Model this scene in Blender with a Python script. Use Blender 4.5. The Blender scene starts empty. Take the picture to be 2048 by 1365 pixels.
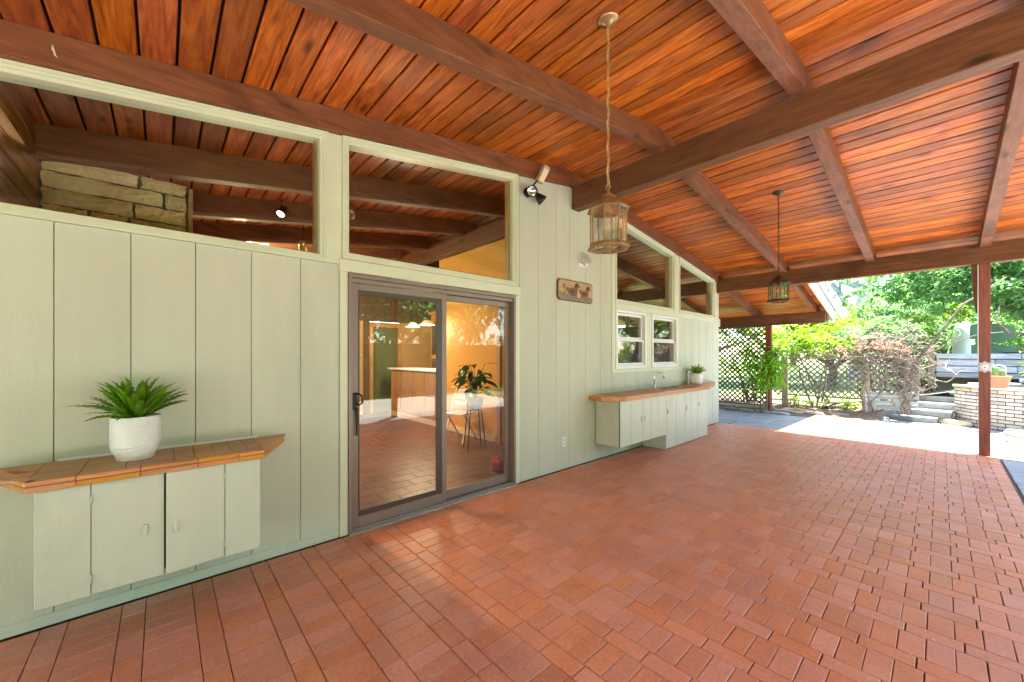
import bpy, math, random
from math import sin, cos, pi, radians, sqrt
from mathutils import Vector, Matrix

rnd = random.Random(7)
scene = bpy.context.scene
COL = scene.collection

# ------------------------------------------------------------------ camera, sky, sun, exposure
cam_data = bpy.data.cameras.new("camera")
cam = bpy.data.objects.new("camera", cam_data)
COL.objects.link(cam)
cam.location = (3.208, 0.0, 1.45)
cam.rotation_euler = (radians(90), 0, radians(47.916))
cam_data.sensor_width = 36.0
cam_data.lens = 774.674 / 2048 * 36.0
cam_data.shift_y = (710.07 - 682.5) / 2048
cam_data.clip_start = 0.05
cam_data.clip_end = 600
scene.camera = cam

SUN_EL, SUN_AZ = 77.0, 35.0          # azimuth measured from +Y towards +X
world = bpy.data.worlds.new("World")
scene.world = world
world.use_nodes = True
wn = world.node_tree
for n in list(wn.nodes): wn.nodes.remove(n)
sky = wn.nodes.new("ShaderNodeTexSky")
sky.sky_type = 'NISHITA'
sky.sun_disc = False
sky.sun_elevation = radians(SUN_EL)
sky.sun_rotation = radians(SUN_AZ)
sky.air_density = 1.0
sky.dust_density = 1.0
sky.ozone_density = 1.0
bg = wn.nodes.new("ShaderNodeBackground"); bg.inputs[1].default_value = 0.15
wo = wn.nodes.new("ShaderNodeOutputWorld")
wn.links.new(sky.outputs[0], bg.inputs[0]); wn.links.new(bg.outputs[0], wo.inputs[0])

sun_data = bpy.data.lights.new("sun", 'SUN')
sun_data.energy = 5.0
sun_data.angle = radians(0.5)
sun_data.color = (1.0, 0.95, 0.87)
sun = bpy.data.objects.new("sun", sun_data); COL.objects.link(sun)
sd = Vector((sin(radians(SUN_AZ)) * cos(radians(SUN_EL)), cos(radians(SUN_AZ)) * cos(radians(SUN_EL)), sin(radians(SUN_EL))))
sun.rotation_euler = sd.to_track_quat('Z', 'Y').to_euler()
sun.location = (8, 6, 30)

vs = scene.view_settings
vs.view_transform = 'Standard'; vs.look = 'None'; vs.gamma = 1.0; vs.use_curve_mapping = False
vs.exposure = 3.32
scene.cycles.max_bounces = 10
scene.cycles.diffuse_bounces = 6
scene.cycles.glossy_bounces = 4
scene.cycles.transparent_max_bounces = 16
scene.cycles.transmission_bounces = 6
scene.cycles.caustics_reflective = False
scene.cycles.caustics_refractive = False
scene.cycles.sample_clamp_indirect = 6.0
scene.cycles.use_denoising = True

# ------------------------------------------------------------------ materials
def hsv_jitter(nt, col_out, val, sat=0.0, hue=0.0, spread=1.0):
    """individual tint: island random + object random"""
    N, L = nt.nodes, nt.links
    geo = N.new("ShaderNodeNewGeometry"); oi = N.new("ShaderNodeObjectInfo")
    add = N.new("ShaderNodeMath"); add.operation = 'ADD'
    L.new(geo.outputs['Random Per Island'], add.inputs[0]); L.new(oi.outputs['Random'], add.inputs[1])
    fr = N.new("ShaderNodeMath"); fr.operation = 'FRACT'; L.new(add.outputs[0], fr.inputs[0])
    hsv = N.new("ShaderNodeHueSaturation"); L.new(col_out, hsv.inputs['Color'])
    mr = N.new("ShaderNodeMapRange"); L.new(fr.outputs[0], mr.inputs[0])
    mr.inputs[3].default_value = 1 - val; mr.inputs[4].default_value = 1 + val
    L.new(mr.outputs[0], hsv.inputs['Value'])
    if sat or hue:
        m2 = N.new("ShaderNodeMath"); m2.operation = 'MULTIPLY'; m2.inputs[1].default_value = 7.31; L.new(fr.outputs[0], m2.inputs[0])
        f2 = N.new("ShaderNodeMath"); f2.operation = 'FRACT'; L.new(m2.outputs[0], f2.inputs[0])
        if sat:
            a = N.new("ShaderNodeMapRange"); L.new(f2.outputs[0], a.inputs[0]); a.inputs[3].default_value = 1 - sat; a.inputs[4].default_value = 1 + sat
            L.new(a.outputs[0], hsv.inputs['Saturation'])
        if hue:
            a = N.new("ShaderNodeMapRange"); L.new(f2.outputs[0], a.inputs[0]); a.inputs[3].default_value = .5 - hue; a.inputs[4].default_value = .5 + hue
            L.new(a.outputs[0], hsv.inputs['Hue'])
    return hsv.outputs[0], fr.outputs[0]

def new_mat(name):
    m = bpy.data.materials.new(name); m.use_nodes = True
    nt = m.node_tree
    return m, nt, nt.nodes["Principled BSDF"]

def ramp(nt, fac, stops):
    r = nt.nodes.new("ShaderNodeValToRGB")
    nt.links.new(fac, r.inputs[0])
    e = r.color_ramp.elements
    while len(e) < len(stops): e.new(0.5)
    for i, (p, c) in enumerate(stops):
        e[i].position = p; e[i].color = (*c, 1) if len(c) == 3 else c
    return r.outputs[0]

def coords(nt, scale=(1, 1, 1), offset_out=None, off_amt=37.0):
    geo = nt.nodes.new("ShaderNodeNewGeometry")
    v = geo.outputs['Position']
    if offset_out is not None:
        mm = nt.nodes.new("ShaderNodeMath"); mm.operation = 'MULTIPLY'; mm.inputs[1].default_value = off_amt
        nt.links.new(offset_out, mm.inputs[0])
        cb = nt.nodes.new("ShaderNodeCombineXYZ")
        for i in range(3): nt.links.new(mm.outputs[0], cb.inputs[i])
        ad = nt.nodes.new("ShaderNodeVectorMath"); ad.operation = 'ADD'
        nt.links.new(v, ad.inputs[0]); nt.links.new(cb.outputs[0], ad.inputs[1]); v = ad.outputs[0]
    mp = nt.nodes.new("ShaderNodeMapping"); mp.inputs['Scale'].default_value = scale
    nt.links.new(v, mp.inputs[0])
    return mp.outputs[0]

def noise(nt, vec, scale, detail=4, rough=.55, dist=0.0):
    n = nt.nodes.new("ShaderNodeTexNoise"); n.inputs['Scale'].default_value = scale
    n.inputs['Detail'].default_value = detail; n.inputs['Roughness'].default_value = rough
    n.inputs['Distortion'].default_value = dist
    nt.links.new(vec, n.inputs['Vector'])
    return n.outputs[0]

def mixc(nt, a, b, fac, mode='MIX'):
    m = nt.nodes.new("ShaderNodeMix"); m.data_type = 'RGBA'; m.blend_type = mode
    if isinstance(fac, (int, float)): m.inputs[0].default_value = fac
    else: nt.links.new(fac, m.inputs[0])
    for k, s in ((6, a), (7, b)):
        if isinstance(s, tuple): m.inputs[k].default_value = (*s, 1) if len(s) == 3 else s
        else: nt.links.new(s, m.inputs[k])
    return m.outputs[2]

def bump(nt, bsdf, h, strength=.3, dist=.01):
    b = nt.nodes.new("ShaderNodeBump"); b.inputs['Strength'].default_value = strength
    b.inputs['Distance'].default_value = dist
    nt.links.new(h, b.inputs['Height']); nt.links.new(b.outputs[0], bsdf.inputs['Normal'])

def wood(name, axis, dark, mid, light, rough=.45, jitter=.25, grain=1.0, knots=True, sat=.1, hue=.01, spec=.5, bstr=.25, coat=0.0):
    m, nt, b = new_mat(name)
    # individual offset
    geo = nt.nodes.new("ShaderNodeNewGeometry"); oi = nt.nodes.new("ShaderNodeObjectInfo")
    add = nt.nodes.new("ShaderNodeMath"); add.operation = 'ADD'
    nt.links.new(geo.outputs['Random Per Island'], add.inputs[0]); nt.links.new(oi.outputs['Random'], add.inputs[1])
    s = [9.0 * grain] * 3; s[axis] = 1.0 * grain
    v = coords(nt, s, add.outputs[0])
    g = noise(nt, v, 1.6, 6, .6, 1.6)
    s2 = [60.0 * grain] * 3; s2[axis] = 3.2 * grain
    v2 = coords(nt, s2, add.outputs[0], 11)
    f = noise(nt, v2, 1.0, 3, .6, .3)
    c = ramp(nt, g, [(.28, dark), (.5, mid), (.74, light)])
    fr = ramp(nt, f, [(.36, (.45, .40, .38)), (.56, (1, 1, 1))])
    c = mixc(nt, c, fr, .42, 'MULTIPLY')
    if knots:
        s3 = [5.2] * 3; s3[axis] = 1.7
        v3 = coords(nt, s3, add.outputs[0], 5)
        vo = nt.nodes.new("ShaderNodeTexVoronoi"); vo.inputs['Scale'].default_value = 1.0
        nt.links.new(v3, vo.inputs['Vector'])
        k = ramp(nt, vo.outputs['Distance'], [(.05, (0.10, .05, .03)), (.17, (1, 1, 1))])
        c = mixc(nt, c, k, .85, 'MULTIPLY')
        s4 = [1.4] * 3; s4[axis] = .8
        st_ = noise(nt, coords(nt, s4, add.outputs[0], 3), 1.0, 5, .6, .5)
        c = mixc(nt, c, ramp(nt, st_, [(.33, (.42, .33, .30)), (.46, (1, 1, 1)), (.70, (1.12, 1.12, 1.1))]), .75, 'MULTIPLY')
    c, _ = hsv_jitter(nt, c, jitter, sat, hue)
    nt.links.new(c, b.inputs['Base Color'])
    rr = nt.nodes.new("ShaderNodeMapRange"); nt.links.new(f, rr.inputs[0]); rr.inputs[3].default_value = rough - .1; rr.inputs[4].default_value = rough + .15
    nt.links.new(rr.outputs[0], b.inputs['Roughness'])
    b.inputs['Specular IOR Level'].default_value = spec
    b.inputs['Coat Weight'].default_value = coat; b.inputs['Coat Roughness'].default_value = .25
    bump(nt, b, f, bstr, .004)
    return m

def plain(name, col, rough=.5, metal=0.0, var=.12, nscale=6, bstr=.15, bscale=60, jitter=.0, spec=.5, stain=None, stretch=(1, 1, 1)):
    m, nt, b = new_mat(name)
    v = coords(nt, stretch)
    n1 = noise(nt, v, nscale, 5, .6)
    lo = tuple(x * (1 - var) for x in col); hi = tuple(min(1, x * (1 + var)) for x in col)
    c = ramp(nt, n1, [(.3, lo), (.7, hi)])
    if stain:
        n3 = noise(nt, v, nscale * .35, 6, .7)
        mk = ramp(nt, n3, [(.55, (0, 0, 0)), (.72, (1, 1, 1))])
        c = mixc(nt, c, stain, mk)
    if jitter: c, _ = hsv_jitter(nt, c, jitter, .08, .006)
    nt.links.new(c, b.inputs['Base Color'])
    b.inputs['Roughness'].default_value = rough; b.inputs['Metallic'].default_value = metal
    b.inputs['Specular IOR Level'].default_value = spec
    if bstr:
        n2 = noise(nt, v, bscale, 4, .65)
        bump(nt, b, n2, bstr, .004)
    return m

def brickmat(name, cols, rough=.75, jitter=.2, chalk=(.6, .4, .3), chalk_amt=.25, bstr=.4, hue=.012):
    m, nt, b = new_mat(name)
    v = coords(nt)
    n1 = noise(nt, v, 3.1, 8, .7)
    n2 = noise(nt, v, 55, 5, .7)
    c = ramp(nt, n1, [(.25, cols[0]), (.5, cols[1]), (.75, cols[2])])
    sp = ramp(nt, n2, [(.3, (.72, .72, .72)), (.6, (1.05, 1.05, 1.05))])
    c = mixc(nt, c, sp, .8, 'MULTIPLY')
    n3 = noise(nt, v, 7, 8, .75)
    mk = ramp(nt, n3, [(.60, (0, 0, 0)), (.75, (chalk_amt,) * 3)])
    c = mixc(nt, c, chalk, mk)
    c, _ = hsv_jitter(nt, c, jitter, .08, hue)
    nt.links.new(c, b.inputs['Base Color'])
    rr = nt.nodes.new("ShaderNodeMapRange"); nt.links.new(n1, rr.inputs[0]); rr.inputs[3].default_value = rough - .14; rr.inputs[4].default_value = rough + .1
    nt.links.new(rr.outputs[0], b.inputs['Roughness'])
    bump(nt, b, n2, bstr, .003)
    return m

def leafmat(name, c0, c1, c2, trans=.35, rough=.45, jitter=.3, hue=.02):
    m = bpy.data.materials.new(name); m.use_nodes = True
    nt = m.node_tree; b = nt.nodes["Principled BSDF"]; out = nt.nodes["Material Output"]
    v = coords(nt); n1 = noise(nt, v, 1.3, 3)
    c = ramp(nt, n1, [(.3, c0), (.5, c1), (.72, c2)])
    c, _ = hsv_jitter(nt, c, jitter, .1, hue)
    nt.links.new(c, b.inputs['Base Color']); b.inputs['Roughness'].default_value = rough
    tr = nt.nodes.new("ShaderNodeBsdfTranslucent")
    tc = nt.nodes.new("ShaderNodeHueSaturation"); tc.inputs['Value'].default_value = 1.6; tc.inputs['Saturation'].default_value = 1.1
    nt.links.new(c, tc.inputs['Color']); nt.links.new(tc.outputs[0], tr.inputs['Color'])
    mx = nt.nodes.new("ShaderNodeMixShader"); mx.inputs[0].default_value = trans
    nt.links.new(b.outputs[0], mx.inputs[1]); nt.links.new(tr.outputs[0], mx.inputs[2]); nt.links.new(mx.outputs[0], out.inputs['Surface'])
    return m

def glassmat(name, tint=(.93, .97, .95), base=.05, gain=1.0, wob=0.0):
    m = bpy.data.materials.new(name); m.use_nodes = True
    nt = m.node_tree
    nt.nodes.remove(nt.nodes["Principled BSDF"]); out = nt.nodes["Material Output"]
    t = nt.nodes.new("ShaderNodeBsdfTransparent"); t.inputs[0].default_value = (*tint, 1)
    g = nt.nodes.new("ShaderNodeBsdfGlossy"); g.inputs['Roughness'].default_value = .01
    g.inputs[0].default_value = (.95, .97, .97, 1)
    lw = nt.nodes.new("ShaderNodeLayerWeight"); lw.inputs[0].default_value = .5
    f = nt.nodes.new("ShaderNodeMath"); f.operation = 'POWER'; f.inputs[1].default_value = 4.0
    nt.links.new(lw.outputs['Facing'], f.inputs[0])
    mm = nt.nodes.new("ShaderNodeMath"); mm.operation = 'MULTIPLY_ADD'; mm.inputs[1].default_value = gain; mm.inputs[2].default_value = base
    nt.links.new(f.outputs[0], mm.inputs[0])
    if wob:
        v = coords(nt); n = noise(nt, v, 2.5, 2)
        bp = nt.nodes.new("ShaderNodeBump"); bp.inputs['Strength'].default_value = wob; bp.inputs['Distance'].default_value = .01
        nt.links.new(n, bp.inputs['Height']); nt.links.new(bp.outputs[0], g.inputs['Normal'])
    mx = nt.nodes.new("ShaderNodeMixShader")
    nt.links.new(mm.outputs[0], mx.inputs[0]); nt.links.new(t.outputs[0], mx.inputs[1]); nt.links.new(g.outputs[0], mx.inputs[2])
    nt.links.new(mx.outputs[0], out.inputs['Surface'])
    return m

def emit(name, col, s):
    m, nt, b = new_mat(name)
    b.inputs['Base Color'].default_value = (*col, 1)
    b.inputs['Emission Color'].default_value = (*col, 1); b.inputs['Emission Strength'].default_value = s
    return m

M = {}
M['plank'] = wood('plank_wood', 0, (.19, .034, .004), (.46, .105, .011), (.64, .20, .032), rough=.40, jitter=.36, sat=.03, hue=.005, coat=.04, bstr=.45, spec=.35, grain=1.15)
M['beam_y'] = wood('beam_wood_long', 1, (.13, .040, .015), (.20, .066, .027), (.27, .100, .045), rough=.55, jitter=.08, bstr=.35, knots=True, sat=.05, hue=.003)
M['beam_x'] = wood('beam_wood_cross', 0, (.09, .030, .008), (.15, .052, .015), (.21, .080, .026), rough=.55, jitter=.06, bstr=.35, knots=True, sat=.05, hue=.003)
M['post'] = wood('post_wood', 2, (.16, .035, .012), (.26, .062, .022), (.34, .10, .040), rough=.5, jitter=.05, knots=False)
M['paint'] = plain('sage_paint', (.570, .575, .462), .55, var=.05, nscale=3, bstr=.35, bscale=55, jitter=.025, stretch=(1, 1, .25), stain=(.50, .51, .40))
M['trim'] = plain('pale_green_trim_paint', (.66, .68, .51), .4, var=.04, nscale=5, bstr=.1)
M['cabpaint'] = plain('cabinet_paint', (.595, .605, .49), .45, var=.04, nscale=4, bstr=.25, bscale=40, jitter=.02, stretch=(1, 1, .3), stain=(.50, .51, .39))
M['white'] = plain('white_vinyl', (.82, .82, .82), .35, var=.02, bstr=0)
M['core'] = plain('dark_backing', (.14, .14, .10), .9, var=.1, bstr=0)
M['deck'] = plain('roof_deck_boards', (.022, .010, .005), .9, var=.1, bstr=0)
M['roofing'] = plain('grey_roofing', (.22, .22, .24), .9, var=.2, nscale=20, bstr=.4)
M['brick'] = brickmat('terracotta_paver', [(.54, .185, .105), (.62, .228, .132), (.69, .285, .168)], rough=.45, jitter=.085, chalk=(.70, .45, .33), chalk_amt=.45, bstr=.3, hue=.003)
M['grout'] = plain('sand_joint', (.15, .08, .052), .95, var=.25, nscale=30, bstr=.3, stain=(.20, .13, .09))
M['flag'] = brickmat('bluestone_flag', [(.20, .23, .25), (.30, .33, .35), (.40, .41, .41)], rough=.7, jitter=.18, chalk=(.5, .48, .42), chalk_amt=.4)
M['bounce_court'] = brickmat('bounce_paving', [(.38, .36, .32), (.47, .44, .39), (.55, .52, .46)], rough=.85, jitter=.1)  # light warm tone picked to bounce sun up under the roof
M['stone'] = brickmat('grey_stone', [(.26, .25, .24), (.40, .39, .37), (.52, .50, .47)], rough=.85, jitter=.25, chalk=(.5, .48, .4), chalk_amt=.5, bstr=.7)
M['ystone'] = brickmat('yellow_stone', [(.45, .38, .20), (.58, .50, .28), (.66, .60, .40)], rough=.85, jitter=.1, bstr=.7)
M['cbrick'] = brickmat('buff_brick', [(.44, .35, .26), (.60, .51, .42), (.72, .65, .56)], rough=.85, jitter=.28, chalk=(.66, .62, .55), chalk_amt=.5, bstr=.6)
M['mortar'] = plain('dark_mortar', (.07, .052, .038), .95, var=.25, nscale=25, bstr=.4)
M['chim'] = brickmat('chimney_stone', [(.45, .25, .09), (.80, .55, .27), (.90, .70, .40)], rough=.85, jitter=.2, chalk=(.5, .42, .27), chalk_amt=.4, bstr=1.0)
M['cmortar'] = plain('chimney_mortar', (.12, .12, .09), .95, bstr=.5)
M['butcher'] = wood('counter_wood', 1, (.30, .115, .025), (.48, .205, .052), (.60, .29, .09), rough=.38, jitter=.14, knots=False, coat=.2, sat=.06, hue=.006)
M['butcher2'] = wood('counter_wood_orange', 1, (.46, .15, .022), (.62, .24, .04), (.72, .33, .075), rough=.38, jitter=.1, knots=False, coat=.2)
M['alu'] = plain('taupe_metal', (.27, .20, .17), .38, .25, var=.04, bstr=0)
M['alud'] = plain('dark_screen_frame', (.085, .065, .055), .45, .3, var=.04, bstr=0)
M['sill'] = plain('bare_aluminium', (.62, .62, .62), .35, .8, var=.05, bstr=0)
M['black'] = plain('black_metal', (.018, .016, .014), .35, .4, var=.2, bstr=.05)
M['brass'] = plain('aged_brass', (.40, .25, .12), .34, .6, var=.25, nscale=25, bstr=.12)
M['cord'] = plain('gold_twisted_cord', (.50, .33, .14), .4, .5, var=.25, nscale=60, bstr=.1)
M['bronze'] = plain('dark_bronze', (.12, .075, .05), .4, .7, var=.25, nscale=25, bstr=.12)
M['chrome'] = plain('chrome', (.75, .75, .75), .12, 1.0, var=.03, bstr=0)
M['steel'] = plain('brushed_steel', (.45, .43, .40), .3, 1.0, var=.05, bstr=.05)
M['candle'] = plain('cream_tube', (.72, .62, .45), .5, bstr=0)
M['bulb'] = glassmat('clear_bulb', base=.08)
M['glass'] = glassmat('window_glass', base=.035, gain=.6, wob=.01)
M['doorglass'] = glassmat('door_glass', tint=(.86, .84, .80), base=.045, gain=.7, wob=.015)
M['lampglass'] = glassmat('bevelled_lamp_glass', base=.13, gain=.9)
M['reflector'] = plain('lamp_reflector', (.8, .8, .8), .2, .9, bstr=0)
M['beige'] = plain('beige_plastic', (.45, .32, .23), .4, var=.04, bstr=0)
M['greyplastic'] = plain('pale_grey_plastic', (.60, .57, .53), .4, var=.04, bstr=0)
M['pot'] = None
m, nt, b = new_mat('white_ceramic'); b.inputs['Base Color'].default_value = (.80, .79, .78, 1); b.inputs['Roughness'].default_value = .3
v = coords(nt, (1, 1, 2.6)); vo = nt.nodes.new("ShaderNodeTexVoronoi"); vo.inputs['Scale'].default_value = 55; nt.links.new(v, vo.inputs['Vector']); bump(nt, b, vo.outputs['Distance'], .8, .004)
M['pot'] = m
M['smooth_pot'] = plain('smooth_white_ceramic', (.78, .76, .76), .3, var=.02, bstr=0)
M['terracotta'] = plain('terracotta_pot', (.42, .15, .08), .7, var=.15, bstr=.3)
M['soil'] = plain('dark_soil', (.055, .038, .026), .95, var=.4, nscale=25, bstr=.9, bscale=30)
M['mulch'] = plain('leaf_litter', (.16, .11, .075), .95, var=.5, nscale=18, bstr=1.0, bscale=35, stain=(.28, .20, .13))
M['grass'] = plain('lawn_ground', (.12, .17, .045), .9, var=.35, nscale=5, bstr=1.0, bscale=40)
M['lattice'] = wood('lattice_wood', 0, (.08, .068, .048), (.15, .13, .092), (.22, .195, .145), rough=.8, jitter=.2, knots=False)
M['fencepost'] = wood('weathered_post', 2, (.15, .12, .08), (.26, .21, .14), (.36, .30, .21), rough=.8, jitter=.1, knots=False)
M['greytimber'] = wood('grey_timber', 0, (.24, .25, .27), (.38, .40, .43), (.52, .54, .57), rough=.85, jitter=.2, knots=False, sat=.1)
M['bark'] = wood('bark', 2, (.06, .045, .032), (.13, .10, .075), (.22, .18, .14), rough=.9, jitter=.15, knots=False, bstr=.8)
M['palebark'] = wood('haze_bark', 2, (.20, .24, .22), (.30, .34, .32), (.42, .46, .43), rough=.9, jitter=.1, knots=False)  # bark lightened to put distant glare and overexposure into the colour
M['vinebark'] = wood('pale_vine_bark', 2, (.13, .09, .065), (.27, .21, .16), (.42, .36, .30), rough=.9, jitter=.3, knots=False, bstr=.6)
M['fern'] = leafmat('fern_leaf', (.09, .20, .012), (.15, .31, .02), (.24, .42, .035), trans=.28, jitter=.22)
M['palm'] = leafmat('palm_leaf', (.13, .27, .02), (.21, .40, .035), (.32, .52, .06), trans=.5)
M['leaf_broad'] = leafmat('broad_leaf', (.09, .19, .06), (.16, .29, .09), (.25, .39, .14), trans=.5, rough=.35)
M['leaf_yellow'] = leafmat('yellow_green_leaf', (.11, .20, .015), (.19, .30, .03), (.28, .36, .05), trans=.45)
M['leaf_pink'] = leafmat('pink_dry_leaf', (.26, .12, .09), (.36, .19, .14), (.46, .30, .22), trans=.3)
M['leaf_dark'] = leafmat('dark_leaf', (.02, .06, .015), (.04, .10, .02), (.07, .15, .03), trans=.3)
M['leaf_pale'] = leafmat('pale_far_leaf', (.07, .14, .06), (.13, .22, .09), (.20, .30, .13), trans=.45)
M['houseplant'] = leafmat('glossy_houseplant_leaf', (.015, .05, .012), (.03, .085, .02), (.05, .12, .03), trans=.15, rough=.3)
M['cactus'] = plain('striped_cactus', (.14, .30, .10), .6, var=.5, nscale=40, bstr=.3, stain=(.45, .55, .35))
M['yellowwall'] = plain('ochre_plaster', (.64, .32, .045), .7, var=.04, nscale=2, bstr=.05)
M['tanwall'] = plain('tan_panel', (.42, .27, .12), .7, var=.08, nscale=2, bstr=.05)
M['creamtrim'] = plain('cream_trim', (.68, .55, .34), .5, var=.03, bstr=0)
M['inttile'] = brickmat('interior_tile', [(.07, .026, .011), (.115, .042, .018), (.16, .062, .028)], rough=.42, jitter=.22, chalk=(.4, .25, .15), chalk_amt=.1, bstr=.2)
M['panelx'] = wood('dark_panelling', 0, (.085, .030, .007), (.19, .070, .014), (.30, .12, .024), rough=.45, jitter=.3)
M['cabwood'] = wood('honey_cabinet_wood', 2, (.34, .17, .05), (.46, .25, .085), (.55, .32, .12), rough=.45, jitter=.06, knots=False)
M['darkwall'] = plain('dark_brown_wall', (.10, .065, .035), .8, bstr=0)  # plain dark brown for upper panelling and far room walls
M['fabric_blue'] = plain('blue_fabric', (.20, .30, .48), .9, bstr=.3)
M['reflection_green'] = plain('sage_reflection', (.10, .13, .06), .9, var=.2, bstr=.3, stretch=(1, 8, .3))  # dark green imitating a reflection in the glass; reused in the doorway
M['red'] = plain('red_bag_cloth', (.50, .03, .02), .7, bstr=.2)
M['umb'] = plain('green_canvas', (.20, .33, .25), .8, var=.1, bstr=.2)
M['housewhite'] = plain('white_render', (.75, .75, .78), .7, var=.05, bstr=.2)
M['spot_on'] = emit('lit_lamp', (1, .78, .42), 2.5)
M['pend_on'] = emit('lit_pendant_glass', (1, .9, .75), .6)
M['duck_bg'] = plain('plaque_wood', (.50, .33, .17), .5, var=.18, nscale=9, bstr=.15, stretch=(1, .3, 2), jitter=.0)
M['duck_edge'] = plain('plaque_edge', (.13, .055, .028), .5, bstr=.1)
M['duck_body'] = plain('duck_brown', (.19, .075, .045), .5, var=.3, nscale=30, bstr=.1)
M['duck_red'] = plain('duck_rust', (.30, .085, .035), .5, var=.3, nscale=30, bstr=.1)
M['duck_head'] = plain('duck_dark_head', (.07, .05, .035), .5, bstr=.1)
M['duck_pale'] = plain('duck_pale', (.55, .42, .28), .5, bstr=.1)
M['duck_water'] = plain('painted_water', (.22, .19, .15), .5, var=.2, nscale=30, bstr=.1)

# ------------------------------------------------------------------ mesh helpers
class MB:
    def __init__(s): s.v = []; s.f = []
    def add(s, vs, fs):
        n = len(s.v); s.v.extend(vs); s.f.extend([tuple(i + n for i in f) for f in fs]); return s
    def box(s, x0, x1, y0, y1, z0, z1):
        s.add([(x0, y0, z0), (x1, y0, z0), (x1, y1, z0), (x0, y1, z0), (x0, y0, z1), (x1, y0, z1), (x1, y1, z1), (x0, y1, z1)],
              [(0, 3, 2, 1), (4, 5, 6, 7), (0, 1, 5, 4), (1, 2, 6, 5), (2, 3, 7, 6), (3, 0, 4, 7)]); return s
    def hexa(s, p):  # 8 points, bottom 4 ccw, top 4
        s.add(p, [(0, 3, 2, 1), (4, 5, 6, 7), (0, 1, 5, 4), (1, 2, 6, 5), (2, 3, 7, 6), (3, 0, 4, 7)]); return s
    def slabY(s, x0, x1, y0, y1, zf, t0, t1):
        """box running in Y whose bottom follows zf(y)+t0 and whose top follows zf(y)+t1"""
        a, b = zf(y0), zf(y1)
        return s.hexa([(x0, y0, a + t0), (x1, y0, a + t0), (x1, y1, b + t0), (x0, y1, b + t0), (x0, y0, a + t1), (x1, y0, a + t1), (x1, y1, b + t1), (x0, y1, b + t1)])
    def prism(s, pts, h0, h1, axis='z'):
        n = len(pts)
        def P(p, h): return (p[0], p[1], h) if axis == 'z' else ((h, p[0], p[1]) if axis == 'x' else (p[0], h, p[1]))
        s.add([P(p, h0) for p in pts] + [P(p, h1) for p in pts],
              [tuple(range(n - 1, -1, -1)), tuple(range(n, 2 * n))] + [(i, (i + 1) % n, n + (i + 1) % n, n + i) for i in range(n)]); return s
    def lathe(s, prof, n=24, c=(0, 0), rot=0.0):
        V = []; F = []
        for (r, z) in prof:
            for i in range(n):
                a = 2 * pi * i / n + rot; V.append((c[0] + r * cos(a), c[1] + r * sin(a), z))
        for j in range(len(prof) - 1):
            for i in range(n):
                F.append((j * n + i, j * n + (i + 1) % n, (j + 1) * n + (i + 1) % n, (j + 1) * n + i))
        s.add(V, F); return s
    def tube(s, path, rad, n=6, cap=True):
        path = [Vector(p) for p in path]
        if not isinstance(rad, (list, tuple)): rad = [rad] * len(path)
        V = []; F = []; up = Vector((0, 0, 1))
        pu = None
        for i, p in enumerate(path):
            t = (path[min(i + 1, len(path) - 1)] - path[max(i - 1, 0)])
            if t.length < 1e-9: t = Vector((0, 0, 1))
            t.normalize()
            if pu is None:
                a = t.orthogonal().normalized()
            else:
                a = pu - t * pu.dot(t)
                a = a.normalized() if a.length > 1e-6 else t.orthogonal().normalized()
            pu = a; b = t.cross(a)
            for k in range(n):
                w = 2 * pi * k / n; q = p + (a * cos(w) + b * sin(w)) * rad[i]; V.append(tuple(q))
        for i in range(len(path) - 1):
            for k in range(n):
                F.append((i * n + k, i * n + (k + 1) % n, (i + 1) * n + (k + 1) % n, (i + 1) * n + k))
        if cap:
            F.append(tuple(range(n - 1, -1, -1))); F.append(tuple((len(path) - 1) * n + k for k in range(n)))
        s.add(V, F); return s
    def mesh(s, name, mat, smooth=False):
        me = bpy.data.meshes.new(name); me.from_pydata(s.v, [], s.f); me.update()
        if mat: me.materials.append(mat)
        if smooth:
            for p in me.polygons: p.use_smooth = True
        return me
    def ob(s, name, mat, parent=None, bevel=0.0, smooth=False, seg=1, loc=None):
        me = s.mesh(name, mat, smooth)
        o = bpy.data.objects.new(name, me); COL.objects.link(o)
        if parent: o.parent = parent
        if loc: o.location = loc
        if bevel:
            mod = o.modifiers.new("bevel", 'BEVEL'); mod.width = bevel; mod.segments = seg; mod.limit_method = 'ANGLE'; mod.angle_limit = radians(40)
        return o

def inst(name, me, parent, loc=(0, 0, 0), rot=(0, 0, 0), scale=(1, 1, 1)):
    o = bpy.data.objects.new(name, me); COL.objects.link(o); o.parent = parent
    o.location = loc; o.rotation_euler = rot; o.scale = scale
    return o

def thing(name, label, cat, loc=(0, 0, 0), rotz=0, group=None):
    o = bpy.data.objects.new(name, None); COL.objects.link(o); o.empty_display_size = .1
    o.location = loc; o.rotation_euler = (0, 0, rotz); o['label'] = label; o['category'] = cat
    if group: o['group'] = group
    return o
def tag(o, label, cat, group=None, kind=None):
    o['label'] = label; o['category'] = cat
    if group: o['group'] = group
    if kind: o['kind'] = kind
    return o
def struct(o, label=None):
    o['kind'] = 'structure'
    if label: o['label'] = label
    return o
def structure_root(name):
    o = bpy.data.objects.new(name, None); COL.objects.link(o); o['kind'] = 'structure'; return o

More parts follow.
